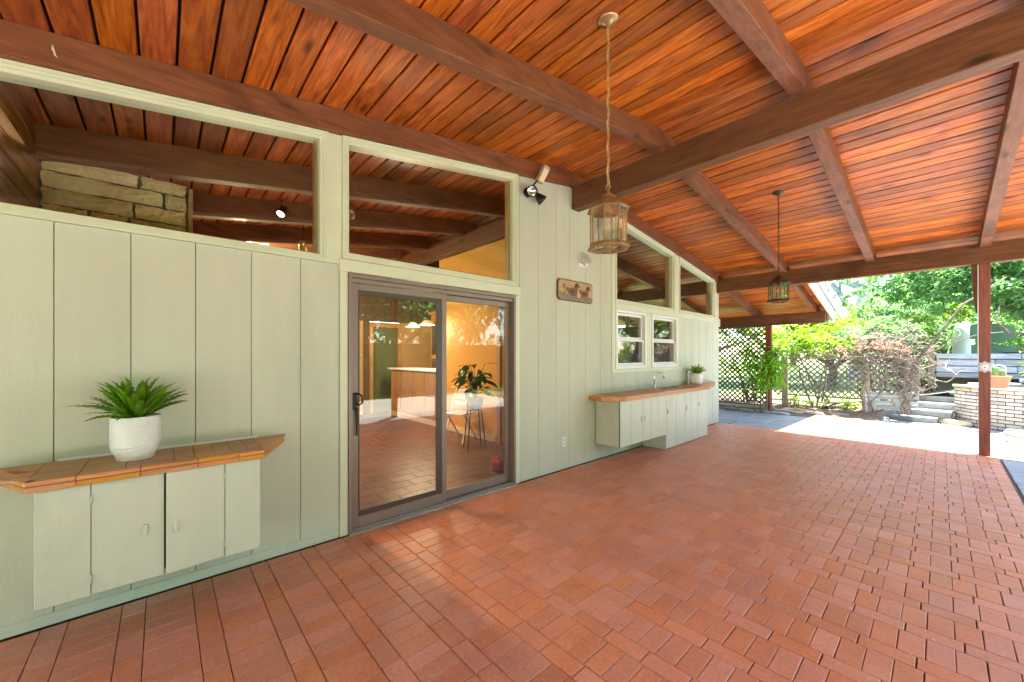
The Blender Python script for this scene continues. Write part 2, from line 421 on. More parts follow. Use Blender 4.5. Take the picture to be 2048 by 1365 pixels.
def smoothstep_box(w, l, h, bv=.003, jit=0.0, r=None):
    """paver/stone: bevelled top, no bottom; centred on x,y, top at z=0"""
    x, y = w / 2, l / 2; b = bv
    def j(): return (r.uniform(-jit, jit) if r and jit else 0)
    lo = [(-x, -y, -h), (x, -y, -h), (x, y, -h), (-x, y, -h)]
    md = [(-x, -y, -b), (x, -y, -b), (x, y, -b), (-x, y, -b)]
    tp = [(-x + b + j(), -y + b + j(), 0), (x - b + j(), -y + b + j(), 0), (x - b + j(), y - b + j(), 0), (-x + b + j(), y - b + j(), 0)]
    F = [(8, 9, 10, 11)]
    for i in range(4):
        k = (i + 1) % 4
        F.append((i, k, 4 + k, 4 + i)); F.append((4 + i, 4 + k, 8 + k, 8 + i))
    return lo + md + tp, F

# ------------------------------------------------------------------ ground, patio, terrace
g = MB(); g.add([(-150, -150, -.09), (150, -150, -.09), (150, 150, -.09), (-150, 150, -.09)], [(0, 1, 2, 3)])
struct(g.ob('ground', M['grass']))

patio = structure_root('patio_floor')
MB().add([(0, -3.5, -.012), (3.764, -3.5, -.012), (3.764, 8.78, -.012), (0, 8.78, -.012)], [(0, 1, 2, 3)]).ob('joint_bed', M['grout'], patio)
PXW, LY, SB = .0942, .203, .096      # paver width, long side, short side
GAP = .0038
cells = []
y = -1.6
while y < 8.60:
    for i in range(37): cells.append((0, .03 + i * .0978 + PXW / 2 + rnd.uniform(-.001, .001), y + LY / 2))
    y += LY + GAP
    x = .03 - rnd.choice([0, .05, .1])
    while x < 3.60:
        x0 = max(x, .03); x1 = min(x + LY, 3.636)
        if x1 - x0 > .04: cells.append((1 if x1 - x0 > .2 else 2, (x0 + x1) / 2, y + SB / 2, x1 - x0))
        x += LY + GAP
    y += SB + GAP
# border course: bricks laid crosswise along the right-hand edge and along the far edge
yy = -1.6
while yy < 8.60:
    cells.append((3, 3.694, yy + .10)); yy += .2085
xx = .0
while xx < 3.7:
    cells.append((4, xx + .1, 8.70)); xx += .2085
def brick_shape(kind, w=None):
    if kind == 0: return smoothstep_box(PXW - .0005, LY, .03, .0022)
    if kind in (1, 2): return smoothstep_box(w if w else LY, SB, .03, .0022)
    if kind == 3: return smoothstep_box(.100, .203, .03, .0035)
    return smoothstep_box(.203, .100, .03, .0035)
def camd(x, y): return sqrt((x - 3.208) ** 2 + y * y)
def inview(x, y):
    dx = x - 3.208; s_, c_ = sin(radians(47.916)), cos(radians(47.916))
    d = -s_ * dx + c_ * y; l = c_ * dx + s_ * y
    return d > .3 and abs(l / d) < 1.36 and 1.45 / d < .86
vis = sorted([c for c in cells if inview(c[1], c[2])], key=lambda c: camd(c[1], c[2]))
near_set = set(id(c) for c in vis[:290])
bm_cache = {}
far = MB()
for c in cells:
    k = c[0]; w = round(c[3], 2) if k in (1, 2) else None
    tz = rnd.uniform(-.0008, .0008); rz = rnd.uniform(-.008, .008)
    if id(c) in near_set:
        key = (k if k != 2 else 1, w)
        if key not in bm_cache:
            V, F = brick_shape(k, w); bm_cache[key] = MB().add(V, F).mesh('brick', M['brick'])
        inst('brick', bm_cache[key], patio, (c[1], c[2], tz), (rnd.uniform(-.003, .003), rnd.uniform(-.003, .003), rz))
    else:
        V, F = brick_shape(k, w)
        cr, sr = cos(rz), sin(rz); tx, ty = rnd.uniform(-.004, .004), rnd.uniform(-.004, .004)
        far.add([(c[1] + a * cr - b_ * sr, c[2] + a * sr + b_ * cr, z + tz + a * tx + b_ * ty) for a, b_, z in V], F)
o = far.ob('brick_field', M['brick'], patio); o['kind'] = 'stuff'
lit = MB(); rl = random.Random(77)
for i in range(170):
    lx, ly = rl.uniform(.05, 3.7), rl.uniform(.2, 8.6)
    if rl.random() < .4: lx = rl.uniform(.02, .22)
    a = rl.uniform(0, 6.28); L_ = rl.uniform(.004, .013); w_ = L_ * rl.uniform(.25, .6)
    lit.add([(lx, ly, .003), (lx + L_ * cos(a) - w_ * sin(a), ly + L_ * sin(a) + w_ * cos(a), .006), (lx + 2 * L_ * cos(a), ly + 2 * L_ * sin(a), .003), (lx + L_ * cos(a) + w_ * sin(a), ly + L_ * sin(a) - w_ * cos(a), .0045)], [(0, 1, 2), (0, 2, 3)])
o = lit.ob('leaf_debris', M['creamtrim'], patio); o['kind'] = 'stuff'

terrace = structure_root('bluestone_terrace')
tb = MB(); tb.box(-3.2, 7.5, 8.78, 12.9, -.07, -.016); tb.box(3.76, 5.6, -3.5, 8.778, -.07, -.016)
tb.ob('joint_bed', M['mortar'], terrace)
def flag(x0, x1, y0, y1, z=0.0, mat='flag', name='flagstone', par=None, h=.04):
    j = lambda: rnd.uniform(-.004, .004)
    b = .006; g_ = .006
    x0 += g_; x1 -= g_; y0 += g_; y1 -= g_
    c = [(x0 + j(), y0 + j()), (x1 + j(), y0 + j()), (x1 + j(), y1 + j()), (x0 + j(), y1 + j())]
    cx, cy = (x0 + x1) / 2, (y0 + y1) / 2
    ins = [(p[0] + (b if p[0] < cx else -b), p[1] + (b if p[1] < cy else -b)) for p in c]
    V = [(p[0], p[1], z - h) for p in c] + [(p[0], p[1], z - b * .7) for p in c] + [(p[0], p[1], z) for p in ins]
    F = [(8, 9, 10, 11)]
    for i in range(4):
        k = (i + 1) % 4; F.append((i, k, 4 + k, 4 + i)); F.append((4 + i, 4 + k, 8 + k, 8 + i))
    MB().add(V, F).ob(name, M[mat], par or terrace)
r2 = random.Random(3)
y = 8.79
for rowh in (.62, .78, .6, .85, .62, .5):
    x = -3.1
    while x < 6.6:
        w = r2.choice([.6, .78, .92, 1.15]); flag(x, x + w, y, min(y + rowh, 12.75), r2.uniform(-.003, .003)); x += w
    y += rowh
    if y > 12.5: break
for x0, x1, ys in ((3.77, 4.42, (.7, .5, .9, .6, .8)), (4.42, 5.02, (.5, .8, .6, .9)), (5.02, 5.58, (.9, .6, .7))):
    y = -1.9; i = 0
    while y < 8.7:
        h = ys[i % len(ys)]; y1 = min(y + h, 8.77)
        if y1 - y > .1: flag(x0, x1, y, y1, r2.uniform(-.003, .003))
        y += h; i += 1

struct(MB().box(5.605, 9.2, -9, 8.775, -.088, -.03).ob('side_bounce_court', M['bounce_court']))  # unseen paving added to bounce sunlight in under the porch
struct(MB().box(-3, 5.6, -9, -3.51, -.088, -.03).ob('rear_bounce_court', M['bounce_court']))  # second added bounce surface, behind the camera
# ------------------------------------------------------------------ timber roof
def zn(y): return 3.040 + .1475 * y          # underside of rafters, near slope
def zf(y): return 4.0913 - .1220 * y         # far slope
YK = 8.40
def zl(y): return zf(YK) - .2100 * (y - YK)   # lower overhang slope
YC = 3.90
PT = .18                                      # rafter depth below the planks
roof = thing('timber_roof', 'low gabled porch roof of orange brown planks carried on brown rafters and cross beams', 'roof')
XW0, XE = -6.9, 5.35
def planks(y0, y1, zfun, x0, x1, width=.1685, n=None, seglen=None):
    n = n or max(1, round((y1 - y0) / width)); w = (y1 - y0) / n
    for i in range(n):
        a, b = y0 + i * w, y0 + (i + 1) * w
        dz = rnd.uniform(0, .003)
        m = MB()
        ga = .0072; ch = .0075
        a1, b1 = a + ga, b - ga
        # trapezoid underside with chamfered edges
        za, zb = zfun(a) + PT + dz, zfun(b) + PT + dz
        za1, zb1 = za + (zb - za) * ga / w, zb - (zb - za) * ga / w
        sa = (zb - za) / w
        V = []
        for xx_ in (x0, x1):
            V += [(xx_, a1, za1 + .007), (xx_, a1 + ch, za1 + sa * ch), (xx_, b1 - ch, zb1 - sa * ch), (xx_, b1, zb1 + .007), (xx_, b1, zb1 + .03), (xx_, a1, za1 + .03)]
        F = [(0, 1, 2, 3, 4, 5), (11, 10, 9, 8, 7, 6)] + [(i_, 6 + i_, 6 + (i_ + 1) % 6, (i_ + 1) % 6) for i_ in range(6)]
        m.add(V, F); m.ob('plank', M['plank'], roof)
planks(-3.6, YC, zn, XW0, XE)
planks(YC, YK, zf, XW0, XE)
planks(YK, 9.24, zl, XW0, XE)
planks(9.24, 12.05, zl, XW0, 1.44)
# deck above the planks (a real slab, seen only through the joints)
for (a, b, f, x1) in ((-3.62, YC, zn, XE + .02), (YC, YK, zf, XE + .02), (YK, 9.24, zl, XE + .02), (9.24, 12.06, zl, 1.46)):
    m = MB(); m.slabY(XW0 - .02, x1, a, b, f, PT + .034, PT + .11); m.ob('roof_deck', M['deck'], roof)
    m = MB(); m.slabY(XW0 - .06, x1 + .05, a - (.05 if a < -3 else 0), b + (.06 if b > 12 else .0), f, PT + .112, PT + .15); m.ob('roofing', M['roofing'], roof)
raf = [0.0, 1.210, 2.417, 3.636, 4.85, -1.215, -2.43, -3.645, -4.86, -6.07]
for i, x in enumerate(raf):
    deep = .07 if x < -.5 else 0.0
    hw = .055
    MB().slabY(x - hw, x + hw, -3.55, YC - .004, zn, -deep, PT + .002).ob('rafter', M['beam_y'], roof, bevel=.004)
    MB().slabY(x - hw, x + hw, YC + .004, YK - .002, zf, -deep, PT + .002).ob('rafter', M['beam_y'], roof, bevel=.004)
    MB().slabY(x - hw, x + hw, YK + .002, 8.741 if x > -.5 else 8.70, zl, -deep, PT + .002).ob('rafter', M['beam_y'], roof, bevel=.004)
    if -7 < x < 1.3:
        MB().slabY(x - hw, x + hw, 8.905, 12.03, zl, 0, PT + .002).ob('rafter', M['beam_y'], roof, bevel=.004)
# short rafter blocks above the cross beam
for x in raf[:5]:
    if x > 1.3: MB().slabY(x - .055, x + .055, 8.746, 9.20, zl, .06, PT + .002).ob('rafter_block', M['beam_y'], roof)
MB().box(.005, XE, 3.93, 4.075, 3.328, 3.615).ob('ridge_beam', M['beam_x'], roof, bevel=.006)
MB().box(-6.6, -.13, 3.93, 4.075, 3.328, 3.615).ob('ridge_beam', M['beam_x'], roof, bevel=.006)
MB().box(.012, XE, 8.742, 8.895, 2.768, 3.050).ob('cross_beam', M['beam_x'], roof, bevel=.006)
MB().box(-6.6, -.13, 8.742, 8.895, 2.768, 3.050).ob('cross_beam', M['beam_x'], roof, bevel=.006)
MB().box(-3.0, 1.400, 11.31, 11.45, 2.193, 2.452).ob('cross_beam', M['beam_x'], roof, bevel=.006)
MB().box(1.53, XE, 9.245, 9.27, zl(9.24) + .06, zl(9.24) + .32).ob('bargeboard', M['beam_x'], roof)
# cream fascia and its drip edge on the overhang
MB().slabY(1.462, 1.49, 9.30, 12.10, zl, -.03, .24).ob('fascia_board', M['trim'], roof)
MB().slabY(1.492, 1.53, 9.30, 12.12, zl, .20, .34).ob('drip_edge', M['greytimber'], roof)
MB().box(-3.0, 1.461, 12.065, 12.10, zl(12.07) - .02, zl(12.07) + .26).ob('fascia_board', M['trim'], roof)
MB().box(1.43, 1.459, 11.32, 11.56, 2.24, 2.42).ob('end_block', M['beam_x'], roof)
# right-hand cross posts
MB().box(3.575, 3.685, 8.775, 8.885, 0.0, 2.767).ob('post', M['post'], roof, bevel=.006)
MB().add([(3.50, 8.80, 2.765), (3.572, 8.80, 2.765), (3.572, 8.80, 2.05), (3.548, 8.80, 2.05), (3.515, 8.80, 2.45),
          (3.50, 8.86, 2.765), (3.572, 8.86, 2.765), (3.572, 8.86, 2.05), (3.548, 8.86, 2.05), (3.515, 8.86, 2.45)],
         [(4, 3, 2, 1, 0), (5, 6, 7, 8, 9), (0, 1, 6, 5), (1, 2, 7, 6), (2, 3, 8, 7), (3, 4, 9, 8), (4, 0, 5, 9)]).ob('post_bracket', M['beam_x'], roof)
MB().box(.235, .355, 11.325, 11.435, .02, 2.192).ob('post', M['post'], roof, bevel=.006)
MB().box(5.2, 5.31, 8.775, 8.885, -.02, 2.767).ob('post', M['post'], roof, bevel=.006)
MB().box(5.2, 5.31, 3.945, 4.055, -.02, 3.327).ob('post', M['post'], roof, bevel=.006)
MB().box(5.2, 5.31, -3.3, -3.19, -.02, 2.60).ob('post', M['post'], roof, bevel=.006)
# thin white cable stapled up the post and a frilly white box on it
MB().tube([(3.568, 8.768, 2.76), (3.567, 8.766, 1.9), (3.570, 8.766, 1.32)], .005, 5).ob('cable', M['white'], roof)
# small round knots / hook on the wall rafter
MB().tube([(.062, -.43, 3.06), (.10, -.425, 3.065), (.115, -.42, 3.04), (.105, -.415, 3.015), (.085, -.412, 3.02)], .004, 6).ob('hook', M['creamtrim'], roof)

box_ = thing('frilly_wall_box', 'small white scalloped ornament fixed to the red brown porch post', 'ornament', (3.63, 8.764, 1.275))
pts = [(cos(2 * pi * i / 40) * (.062 + .008 * cos(8 * 2 * pi * i / 40)), sin(2 * pi * i / 40) * (.075 + .008 * cos(8 * 2 * pi * i / 40))) for i in range(40)]
MB().prism(pts, -.012, .008, 'y').ob('plate', M['greyplastic'], box_)
pts2 = [(cos(2 * pi * i / 20) * .035, sin(2 * pi * i / 20) * .04) for i in range(20)]
MB().prism(pts2, -.024, -.0125, 'y').ob('boss', M['white'], box_)
MB().prism([(cos(2 * pi * i / 10) * .008, -.01 + sin(2 * pi * i / 10) * .008) for i in range(10)], -.027, -.0245, 'y').ob('dark_hole', M['black'], box_)

# ------------------------------------------------------------------ house wall
wall = thing('house_wall', 'long sage green board wall with tall high windows under the porch roof', 'wall')
def board(y0, y1, z0, ztop, x=0.0, name='siding_board', mat='paint'):
    g_ = .0018
    f = ztop if callable(ztop) else (lambda yy: ztop)
    a, b = y0 + g_, y1 - g_
    m = MB(); m.hexa([(x - .018, a, z0), (x, a, z0), (x, b, z0), (x - .018, b, z0), (x - .018, a, f(a)), (x, a, f(a)), (x, b, f(b)), (x - .018, b, f(b))])
    m.ob(name, M[mat], wall, bevel=.002)
def core(y0, y1, z0, ztop):
    f = ztop if callable(ztop) else (lambda yy: ztop)
    MB().hexa([(-.125, y0, z0), (-.020, y0, z0), (-.020, y1, z0), (-.125, y1, z0), (-.125, y0, f(y0)), (-.020, y0, f(y0)), (-.020, y1, f(y1)), (-.125, y1, f(y1))]).ob('wall_core', M['core'], wall)
ZN = lambda yy: zn(yy) - .002
ZF = lambda yy: min(zf(yy), zl(yy)) - .002
ZRF = lambda yy: min(zn(yy), zf(yy)) - .002
# left part
ys = [-3.4, -3.1, -2.8, -2.5, -2.2, -1.93, -1.63, -1.33, -1.034, -.734, -.434, -.137, .159, .459, .766, 1.045]
for a, b in zip(ys, ys[1:]): board(a, b, 0.0, 2.168)
core(-3.4, 1.05, 0, 2.16)
for a, b in ((-3.4, -2.9), (-2.9, -2.4), (-2.4, -1.9), (-1.9, -1.4), (-1.4, -.96)): board(a, b, 2.172, ZN)
core(-3.4, -.96, 2.161, ZN)
MB().box(.001, .009, -3.4, 1.04, 0.001, .065).ob('baseboard', M['paint'], wall, bevel=.003)
# casing post between the two near high windows, lintel and sills
MB().hexa([(-.12, .960, 2.17), (.012, .960, 2.17), (.012, 1.062, 2.17), (-.12, 1.062, 2.17), (-.12, .960, ZN(.96)), (.012, .960, ZN(.96)), (.012, 1.062, ZN(1.062)), (-.12, 1.062, ZN(1.062))]).ob('window_post', M['trim'], wall, bevel=.002)
MB().box(-.12, .012, 1.047, 1.108, 0.0, 2.166).ob('door_casing', M['trim'], wall, bevel=.003)
MB().box(-.12, .012, 2.945, 3.010, 0.0, 2.166).ob('door_casing', M['trim'], wall, bevel=.003)
MB().box(-.12, .022, 1.040, 3.012, 2.118, 2.215).ob('door_lintel', M['trim'], wall, bevel=.003)
# right of the door
ys = [3.012, 3.325, 3.635, 3.9, 4.237, 4.573, 4.845]
for a, b in zip(ys, ys[1:]): board(a, b, 0.0, ZN if b <= 3.91 else ZF)
core(3.012, 3.9, 0, ZN); core(3.9, 4.86, 0, ZF)
# below far windows
ys = [4.845, 5.204, 5.505, 5.796, 6.089, 6.348, 6.658, 6.930]
for a, b in zip(ys, ys[1:]): board(a, b, 0.0, 1.19)
core(4.86, 6.93, 0, 1.19)
ys = [6.930, 7.236, 7.561, 7.882, 8.223, 8.558, 8.895]
for a, b in zip(ys, ys[1:]): board(a, b, 0.0, 2.215 if b < 8.6 else 2.76)
core(6.93, 8.88, 0, 2.215)
MB().box(-.12, .013, 4.840, 4.925, 1.19, ZF(4.9) - .004).ob('corner_casing', M['trim'], wall, bevel=.003)
MB().box(-.12, .016, 4.845, 6.985, 1.185, 1.235).ob('sash_sill', M['trim'], wall, bevel=.003)
MB().box(-.12, .0135, 5.805, 5.980, 1.236, 2.125).ob('mullion_board', M['trim'], wall, bevel=.002)
MB().box(-.12, .0135, 6.900, 6.985, 1.236, 2.125).ob('mullion_board', M['trim'], wall, bevel=.002)
MB().box(-.12, .018, 4.926, 8.56, 2.127, 2.215).ob('high_sill', M['trim'], wall, bevel=.003)
MB().hexa([(-.12, 6.80, 2.216), (.014, 6.80, 2.216), (.014, 6.99, 2.216), (-.12, 6.99, 2.216), (-.12, 6.80, ZF(6.80)), (.014, 6.80, ZF(6.8)), (.014, 6.99, ZF(6.99)), (-.12, 6.99, ZF(6.99))]).ob('window_post', M['trim'], wall, bevel=.002)
MB().box(-.12, .012, 8.64, 8.738, 2.216, ZF(8.74)).ob('window_post', M['trim'], wall, bevel=.002)
# wall end return at the far corner
MB().box(-.12, -.022, 8.884, 8.90, 0, 2.76).ob('corner_board', M['trim'], wall)

def clerestory(y0, y1, z0, top):
    """y0,y1,z0 outer size; top(y) outer top; frame with a stepped profile, pane set back"""
    w = MB()
    def ring(a, t, x0, x1):      # a = inset, t = thickness
        A, B, Z = y0 + a, y1 - a, z0 + a
        tf = lambda yy: top(yy) - a
        w.box(x0, x1, A, A + t, Z, tf(A)); w.v[-8:] = [(p[0], p[1], (tf(p[1]) if p[2] > Z + .01 else p[2])) for p in w.v[-8:]]
        w.box(x0, x1, B - t, B, Z, tf(B)); w.v[-8:] = [(p[0], p[1], (tf(p[1]) if p[2] > Z + .01 else p[2])) for p in w.v[-8:]]
        w.box(x0, x1, A + t, B - t, Z, Z + t)
        w.slabY(x0, x1, A + t, B - t, tf, -t, 0)
    ring(.000, .018, -.10, .026)
    ring(.018, .016, -.10, .016)
    ring(.034, .022, -.10, .004)
    win = w.ob('window', M['trim'], wall)
    a = .056
    A, B, Z = y0 + a, y1 - a, z0 + a
    p = MB(); p.hexa([(-.056, A, Z), (-.050, A, Z), (-.050, B, Z), (-.056, B, Z), (-.056, A, top(A) - a), (-.050, A, top(A) - a), (-.050, B, top(B) - a), (-.056, B, top(B) - a)])
    p.ob('pane', M['glass'], win)
    # warm brown inner stop
    s = MB()
    for (q0, q1) in ((A, A + .02), (B - .02, B)):
        s.box(-.12, -.060, q0, q1, Z, top(q0 if q0 == A else q1) - a - .002)
    s.box(-.12, -.060, A + .021, B - .021, Z, Z + .02)
    s.ob('inner_stop', M['cabwood'], win)
clerestory(-.96, .958, 2.169, ZN)
clerestory(1.064, 2.972, 2.217, ZN)
clerestory(4.927, 6.798, 2.217, ZF)
clerestory(6.992, 8.638, 2.217, ZF)
board(2.974, 3.011, 2.217, ZN)

def sash_window(y0, y1, z0, z1):
    w = MB(); X0, X1 = -.09, .028
    f = .045
    w.box(X0, X1, y0, y0 + f, z0, z1); w.box(X0, X1, y1 - f, y1, z0, z1); w.box(X0, X1, y0 + f, y1 - f, z0, z0 + .055); w.box(X0, X1, y0 + f, y1 - f, z1 - f, z1)
    win = w.ob('window', M['white'], wall, bevel=.004)
    zm = (z0 + z1) / 2 + .01
    for (a, b, x) in ((z0 + .056, zm, -.012), (zm + .001, z1 - f - .001, -.040)):
        s = MB(); t = .032; A, B = y0 + f + .001, y1 - f - .001
        s.box(x - .025, x + .012, A, A + t, a, b); s.box(x - .025, x + .012, B - t, B, a, b); s.box(x - .025, x + .012, A + t, B - t, a, a + t); s.box(x - .025, x + .012, A + t, B - t, b - t, b)
        s.ob('sash', M['white'], win, bevel=.002)
        MB().box(x - .008, x - .003, A + t, B - t, a + t, b - t).ob('pane', M['doorglass'], win)
sash_window(4.930, 5.800, 1.238, 2.122)
sash_window(5.985, 6.895, 1.238, 2.122)

nm = MB(); rn = random.Random(19)
for yv in [-.434, -.137, .159, .459, .766, 3.325, 3.635, 3.9, 4.237, 4.573, 5.204, 5.505, 5.796, 7.236, 7.561, 7.882, 8.223]:
    top_ = 2.1 if yv < 2 else (3.2 if yv < 4.7 else (1.15 if yv < 6.9 else 2.1))
    for side_ in (-.022, .024):
        zz = .14 + rn.uniform(0, .1)
        while zz < top_:
            c_ = (yv + side_ + rn.uniform(-.003, .003), zz); nm.prism([(c_[0] + .0032 * cos(q * pi / 3), c_[1] + .0032 * sin(q * pi / 3)) for q in range(6)], .0002, .0014, 'x'); zz += .41 + rn.uniform(-.04, .04)
o = nm.ob('nail_heads', M['paint'], wall); o['kind'] = 'stuff'
# ------------------------------------------------------------------ sliding door
door = thing('sliding_door', 'taupe metal sliding glass door in the green wall with its screen panel at left', 'door', (0, 2.03, 0))
def D(*a): return (a[0], a[1], a[2] - 2.03, a[3] - 2.03, a[4], a[5])
m = MB(); X0, X1 = -.118, .020
m.box(*D(X0, X1, 1.112, 1.142, .012, 2.112)); m.box(*D(X0, X1, 2.912, 2.942, .012, 2.112)); m.box(*D(X0, X1, 1.142, 2.912, 2.078, 2.112)); m.box(*D(X0, X1 - .02, 1.142, 2.912, 2.040, 2.077))
m.ob('door_frame', M['alu'], door, bevel=.002)
MB().box(*D(X0, .045, 1.112, 2.942, .0, .011)).ob('threshold', M['sill'], door)
MB().box(*D(-.10, .0, 1.143, 2.911, .0115, .028)).ob('track', M['alu'], door)
def leaf(y0, y1, x0, x1, st, bot, top, mat, z0=.03, z1=2.038):
    m = MB(); m.box(*D(x0, x1, y0, y0 + st, z0, z1)); m.box(*D(x0, x1, y1 - st, y1, z0, z1)); m.box(*D(x0, x1, y0 + st, y1 - st, z0, z0 + bot)); m.box(*D(x0, x1, y0 + st, y1 - st, z1 - top, z1))
    return m.ob('door_panel', M[mat], door, bevel=.003)
l1 = leaf(1.145, 2.050, -.040, -.006, .052, .085, .055, 'alu')
MB().box(*D(-.026, -.020, 1.197, 1.998, .115, 1.983)).ob('pane', M['doorglass'], l1)
m = MB(); m.box(*D(-.0195, -.008, 1.198, 1.209, .12, 1.98)); m.box(*D(-.0195, -.008, 1.935, 1.997, .12, 1.98)); m.box(*D(-.0195, -.008, 1.209, 1.935, .118, .165)); m.box(*D(-.0195, -.008, 1.209, 1.935, 1.95, 1.981))
m.ob('screen_frame', M['alud'], l1)
l2 = leaf(1.998, 2.908, -.090, -.052, .058, .085, .055, 'alu')
MB().box(*D(-.074, -.068, 2.056, 2.850, .115, 1.983)).ob('pane', M['doorglass'], l2)
h = MB(); h.box(*D(-.0055, .006, 1.150, 1.188, 1.00, 1.14)); h.ob('handle_plate', M['black'], door, bevel=.004)
MB().tube([(.006, 1.168 - 2.03, 1.13), (.045, 1.175 - 2.03, 1.135), (.062, 1.20 - 2.03, 1.12), (.062, 1.205 - 2.03, 1.06), (.045, 1.19 - 2.03, 1.045), (.006, 1.175 - 2.03, 1.05)], .008, 8).ob('handle', M['black'], door, smooth=True)
MB().tube([(.012, 1.176 - 2.03, 1.01), (.016, 1.178 - 2.03, .93), (.014, 1.178 - 2.03, .79)], [.010, .008, .006], 8).ob('lock_lever', M['black'], door, smooth=True)

# ------------------------------------------------------------------ things on the wall
# outlet
ot = thing('wall_outlet', 'small white electrical outlet cover low on the green wall', 'outlet', (0, 3.78, .345))
MB().box(.0005, .008, -.037, .037, -.058, .058).ob('cover_plate', M['white'], ot, bevel=.002)
for dz in (-.024, .024):
    MB().prism([(.016 * cos(t_ * pi / 8), dz + .018 * sin(t_ * pi / 8)) for t_ in range(16)], .0085, .011, 'x').ob('socket', M['greyplastic'], ot)
# plaque with two ducks
pl = thing('duck_plaque', 'carved wooden plaque with two brown ducks hung on the green wall', 'plaque', (0, 4.0, 2.275))
W2, H2, n_ = .36, .135, .035
def plq(w, h, n): return [(-w + n, -h), (w - n, -h), (w - n * .4, -h + n * .5), (w, -h + n), (w, h - n), (w - n * .4, h - n * .5), (w - n, h), (-w + n, h), (-w + n * .4, h - n * .5), (-w, h - n), (-w, -h + n), (-w + n * .4, -h + n * .5)]
MB().prism(plq(W2, H2, n_), .001, .022, 'x').ob('backing', M['duck_edge'], pl, bevel=.003)
MB().prism(plq(W2 - .014, H2 - .014, n_), .0222, .029, 'x').ob('panel', M['duck_bg'], pl, bevel=.002)
wat = [(-.33, -.115), (.33, -.115), (.335, -.06), (.22, -.045), (.1, -.06), (0, -.05), (-.12, -.062), (-.24, -.05), (-.335, -.03)]
MB().prism(wat, .0292, .031, 'x').ob('painted_water', M['duck_water'], pl)
def duck(cy, cz, s, body, name):
    # side view outline in (y,z), facing +y
    B = [(-.13, .03), (-.10, .035), (-.06, .03), (-.01, .028), (.03, .035), (.045, .06), (.05, .085), (.065, .10), (.085, .105), (.10, .095), (.106, .08), (.125, .068), (.14, .052), (.118, .058), (.10, .055), (.088, .035), (.085, .005), (.075, -.03), (.05, -.055), (.01, -.065), (-.04, -.055), (-.08, -.03), (-.105, 0)]
    d = MB().prism([(cy + p[0] * s, cz + p[1] * s) for p in B], .0313, .040, 'x').ob(name, M[body], pl, bevel=.002)
    MB().prism([(cy + s * (.075 + .03 * cos(a * pi / 6)), cz + s * (.078 + .026 * sin(a * pi / 6))) for a in range(12)], .0402, .045, 'x').ob('head', M['duck_head'], d, bevel=.002)
    MB().prism([(cy + s * (-.02 + .05 * cos(a * pi / 6)), cz + s * (-.008 + .026 * sin(a * pi / 6))) for a in range(12)], .0402, .044, 'x').ob('wing', M['duck_head'], d, bevel=.002)
duck(-.08, -.005, 1.05, 'duck_body', 'duck')
duck(.17, -.012, .95, 'duck_red', 'duck')
MB().prism([(.03 + .035 * cos(a * pi / 6), -.055 + .035 * sin(a * pi / 6)) for a in range(12)], .0402, .043, 'x').ob('pale_breast', M['duck_pale'], pl)
MB().tube([(.033, -.235, -.06), (.034, -.23, .0), (.034, -.245, .045)], .0035, 5).ob('reed', M['duck_water'], pl)
MB().prism([(-.25 + .016 * cos(a * pi / 5), .05 + .03 * sin(a * pi / 5)) for a in range(10)], .0313, .036, 'x').ob('reed_head', M['duck_water'], pl)
# white hooded lamp
wl = thing('hooded_wall_light', 'small white wall light with a sloping hood above the duck plaque', 'wall light', (0, 4.16, 2.72))
MB().box(.001, .012, -.085, .085, -.10, .10).ob('back_plate', M['white'], wl, bevel=.003)
MB().hexa([(.013, -.075, -.06), (.125, -.085, -.055), (.125, .085, -.055), (.013, .075, -.06), (.013, -.055, .088), (.030, -.055, .088), (.030, .055, .088), (.013, .055, .088)]).ob('hood', M['greyplastic'], wl, bevel=.003)
MB().lathe([(.001, -.105), (.02, -.10), (.032, -.085), (.034, -.072), (.02, -.0615)], 14, (.062, 0)).ob('bulb', M['white'], wl, smooth=True)
# twin floodlight
fl = thing('twin_floodlight', 'black twin bell floodlight with a beige motion sensor box on the porch wall', 'floodlight', (.0, 3.13, 3.36))
MB().prism([(.055 * cos(a * pi / 8), -.04 + .055 * sin(a * pi / 8)) for a in range(16)], .001, .03, 'x').ob('mount', M['black'], fl, bevel=.003)
MB().tube([(.03, .0, -.02), (.055, .035, .03), (.085, .085, .105)], .010, 8).ob('sensor_arm', M['black'], fl, smooth=True)
sb_ = MB().box(-.03, .035, -.045, .045, -.10, .10).ob('sensor_box', M['beige'], fl, bevel=.012, seg=2)
sb_.location = (.125, .13, .175); sb_.rotation_euler = (radians(-16), radians(24), radians(-8))
MB().box(.0355, .040, -.033, .033, -.085, .06).ob('sensor_lens', M['creamtrim'], sb_)
def bell(loc, direc):
    q = Vector(direc).to_track_quat('Z', 'Y')
    s = MB(); s.lathe([(.0, -.115), (.024, -.112), (.028, -.06), (.032, -.04), (.044, -.012), (.060, .035), (.064, .055), (.060, .056), (.054, .035), (.03, -.01)], 20)
    o = s.ob('lamp_head', M['black'], fl, smooth=True); o.location = loc; o.rotation_mode = 'QUATERNION'; o.rotation_quaternion = q
    r_ = MB().lathe([(.0, .005), (.02, .008), (.038, .022), (.053, .040)], 20).ob('lens', M['reflector'], o, smooth=True)
    return o
bell((.09, -.03, -.06), (.86, -.35, -.25))
bell((.11, .095, -.10), (.35, .55, -.60))
MB().tube([(.03, -.01, -.04), (.05, -.02, -.01), (.07, -.03, .0)], .014, 8).ob('knuckle', M['black'], fl, smooth=True)
MB().tube([(.03, .02, -.04), (.06, .05, -.01), (.09, .07, -.02)], .014, 8).ob('knuckle', M['black'], fl, smooth=True)
